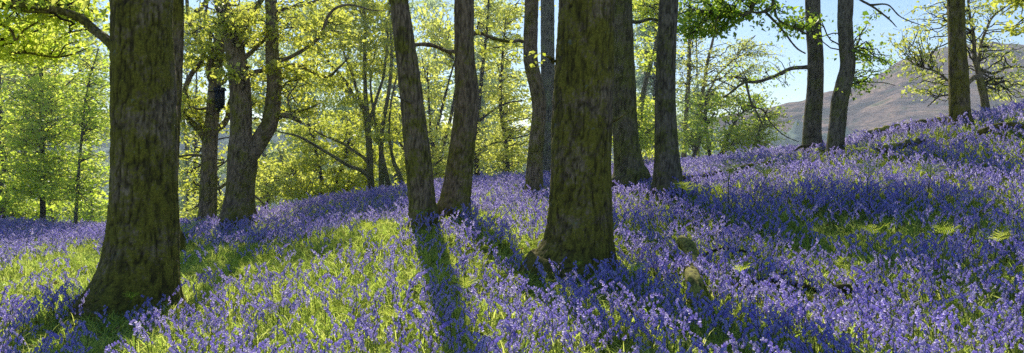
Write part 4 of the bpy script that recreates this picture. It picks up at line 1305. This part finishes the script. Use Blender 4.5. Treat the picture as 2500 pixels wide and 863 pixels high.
for (_, _, d0, d1, u0, u1, cnt, lab, grp) in areas:
    for j in range(cnt):
        d = rng.uniform(d0, d1)
        uq = rng.uniform(u0, u1)
        X = (uq - U0) / F * d
        if off_trunks(np.array([X]), np.array([d]))[0]:
            fern(X, d, int(rng.integers(0, 6)), rng.uniform(0, 6.28), rng.uniform(.5, .9), lab, grp)

# ------------------------------------------------------------------ morning haze hanging beyond the near trunks
m, nt, out = nodes_of('morning_haze')
vs = N(nt, 'ShaderNodeVolumeScatter')
vs.inputs['Color'].default_value = (.80, .92, 1.0, 1)
vs.inputs['Density'].default_value = .0032
vs.inputs['Anisotropy'].default_value = .35
nt.links.new(vs.outputs[0], out.inputs['Volume'])
hz = MB()
x0, x1, y0_, y1_, z0, z1 = -95, 95, 14.6, 100, -30, 15
hz.add([(x0, y0_, z0), (x1, y0_, z0), (x1, y1_, z0), (x0, y1_, z0), (x0, y0_, z1), (x1, y0_, z1), (x1, y1_, z1), (x0, y1_, z1)],
       [(3, 2, 1, 0), (4, 5, 6, 7), (0, 1, 5, 4), (1, 2, 6, 5), (2, 3, 7, 6), (3, 0, 4, 7)])
ho = link(bpy.data.objects.new('haze', hz.mesh('haze', m, False)))
ho['kind'] = 'structure'

# ------------------------------------------------------------------ sky, sun, camera
w = bpy.data.worlds.new('World')
scene.world = w
w.use_nodes = True
nt = w.node_tree
bg = nt.nodes['Background']
sky = nt.nodes.new('ShaderNodeTexSky')
sky.sky_type = 'NISHITA'
sky.sun_disc = False
sky.sun_elevation = SUN_EL
sky.sun_rotation = SUN_AZ
sky.air_density = 1.0
sky.dust_density = 0.1
sky.ozone_density = 2.5
tintn = nt.nodes.new('ShaderNodeMix')
tintn.data_type = 'RGBA'
tintn.blend_type = 'MULTIPLY'
tintn.inputs[0].default_value = 1.0
tintn.inputs[7].default_value = (.78, .85, .99, 1)
nt.links.new(sky.outputs[0], tintn.inputs[6])
nt.links.new(tintn.outputs[2], bg.inputs[0])
bg.inputs[1].default_value = 0.14

sd = bpy.data.lights.new('sun', 'SUN')
sd.energy = 5.0
sd.angle = math.radians(.53)
sd.color = (1.0, .95, .87)
so = link(bpy.data.objects.new('sun', sd))
import mathutils
sv = mathutils.Vector((math.sin(SUN_AZ) * math.cos(SUN_EL), math.cos(SUN_AZ) * math.cos(SUN_EL), math.sin(SUN_EL)))
so.rotation_euler = sv.to_track_quat('Z', 'Y').to_euler()
so.location = (-10, 40, 40)

cd = bpy.data.cameras.new('camera')
cd.sensor_width = 36
cd.lens = F / 2500 * 36
cd.shift_y = -(431.5 - V0) / 2500
cd.clip_start = .1
cd.clip_end = 20000
co = link(bpy.data.objects.new('camera', cd))
co.location = (0, 0, ZC)
co.rotation_euler = (math.radians(90), 0, 0)
scene.camera = co

scene.view_settings.view_transform = 'Standard'
scene.view_settings.look = 'None'
scene.view_settings.exposure = 0
scene.cycles.use_denoising = False
scene.cycles.max_bounces = 14
scene.cycles.volume_bounces = 0
scene.cycles.transmission_bounces = 12
scene.cycles.diffuse_bounces = 12
scene.cycles.sample_clamp_indirect = 6
scene.cycles.use_adaptive_sampling = True
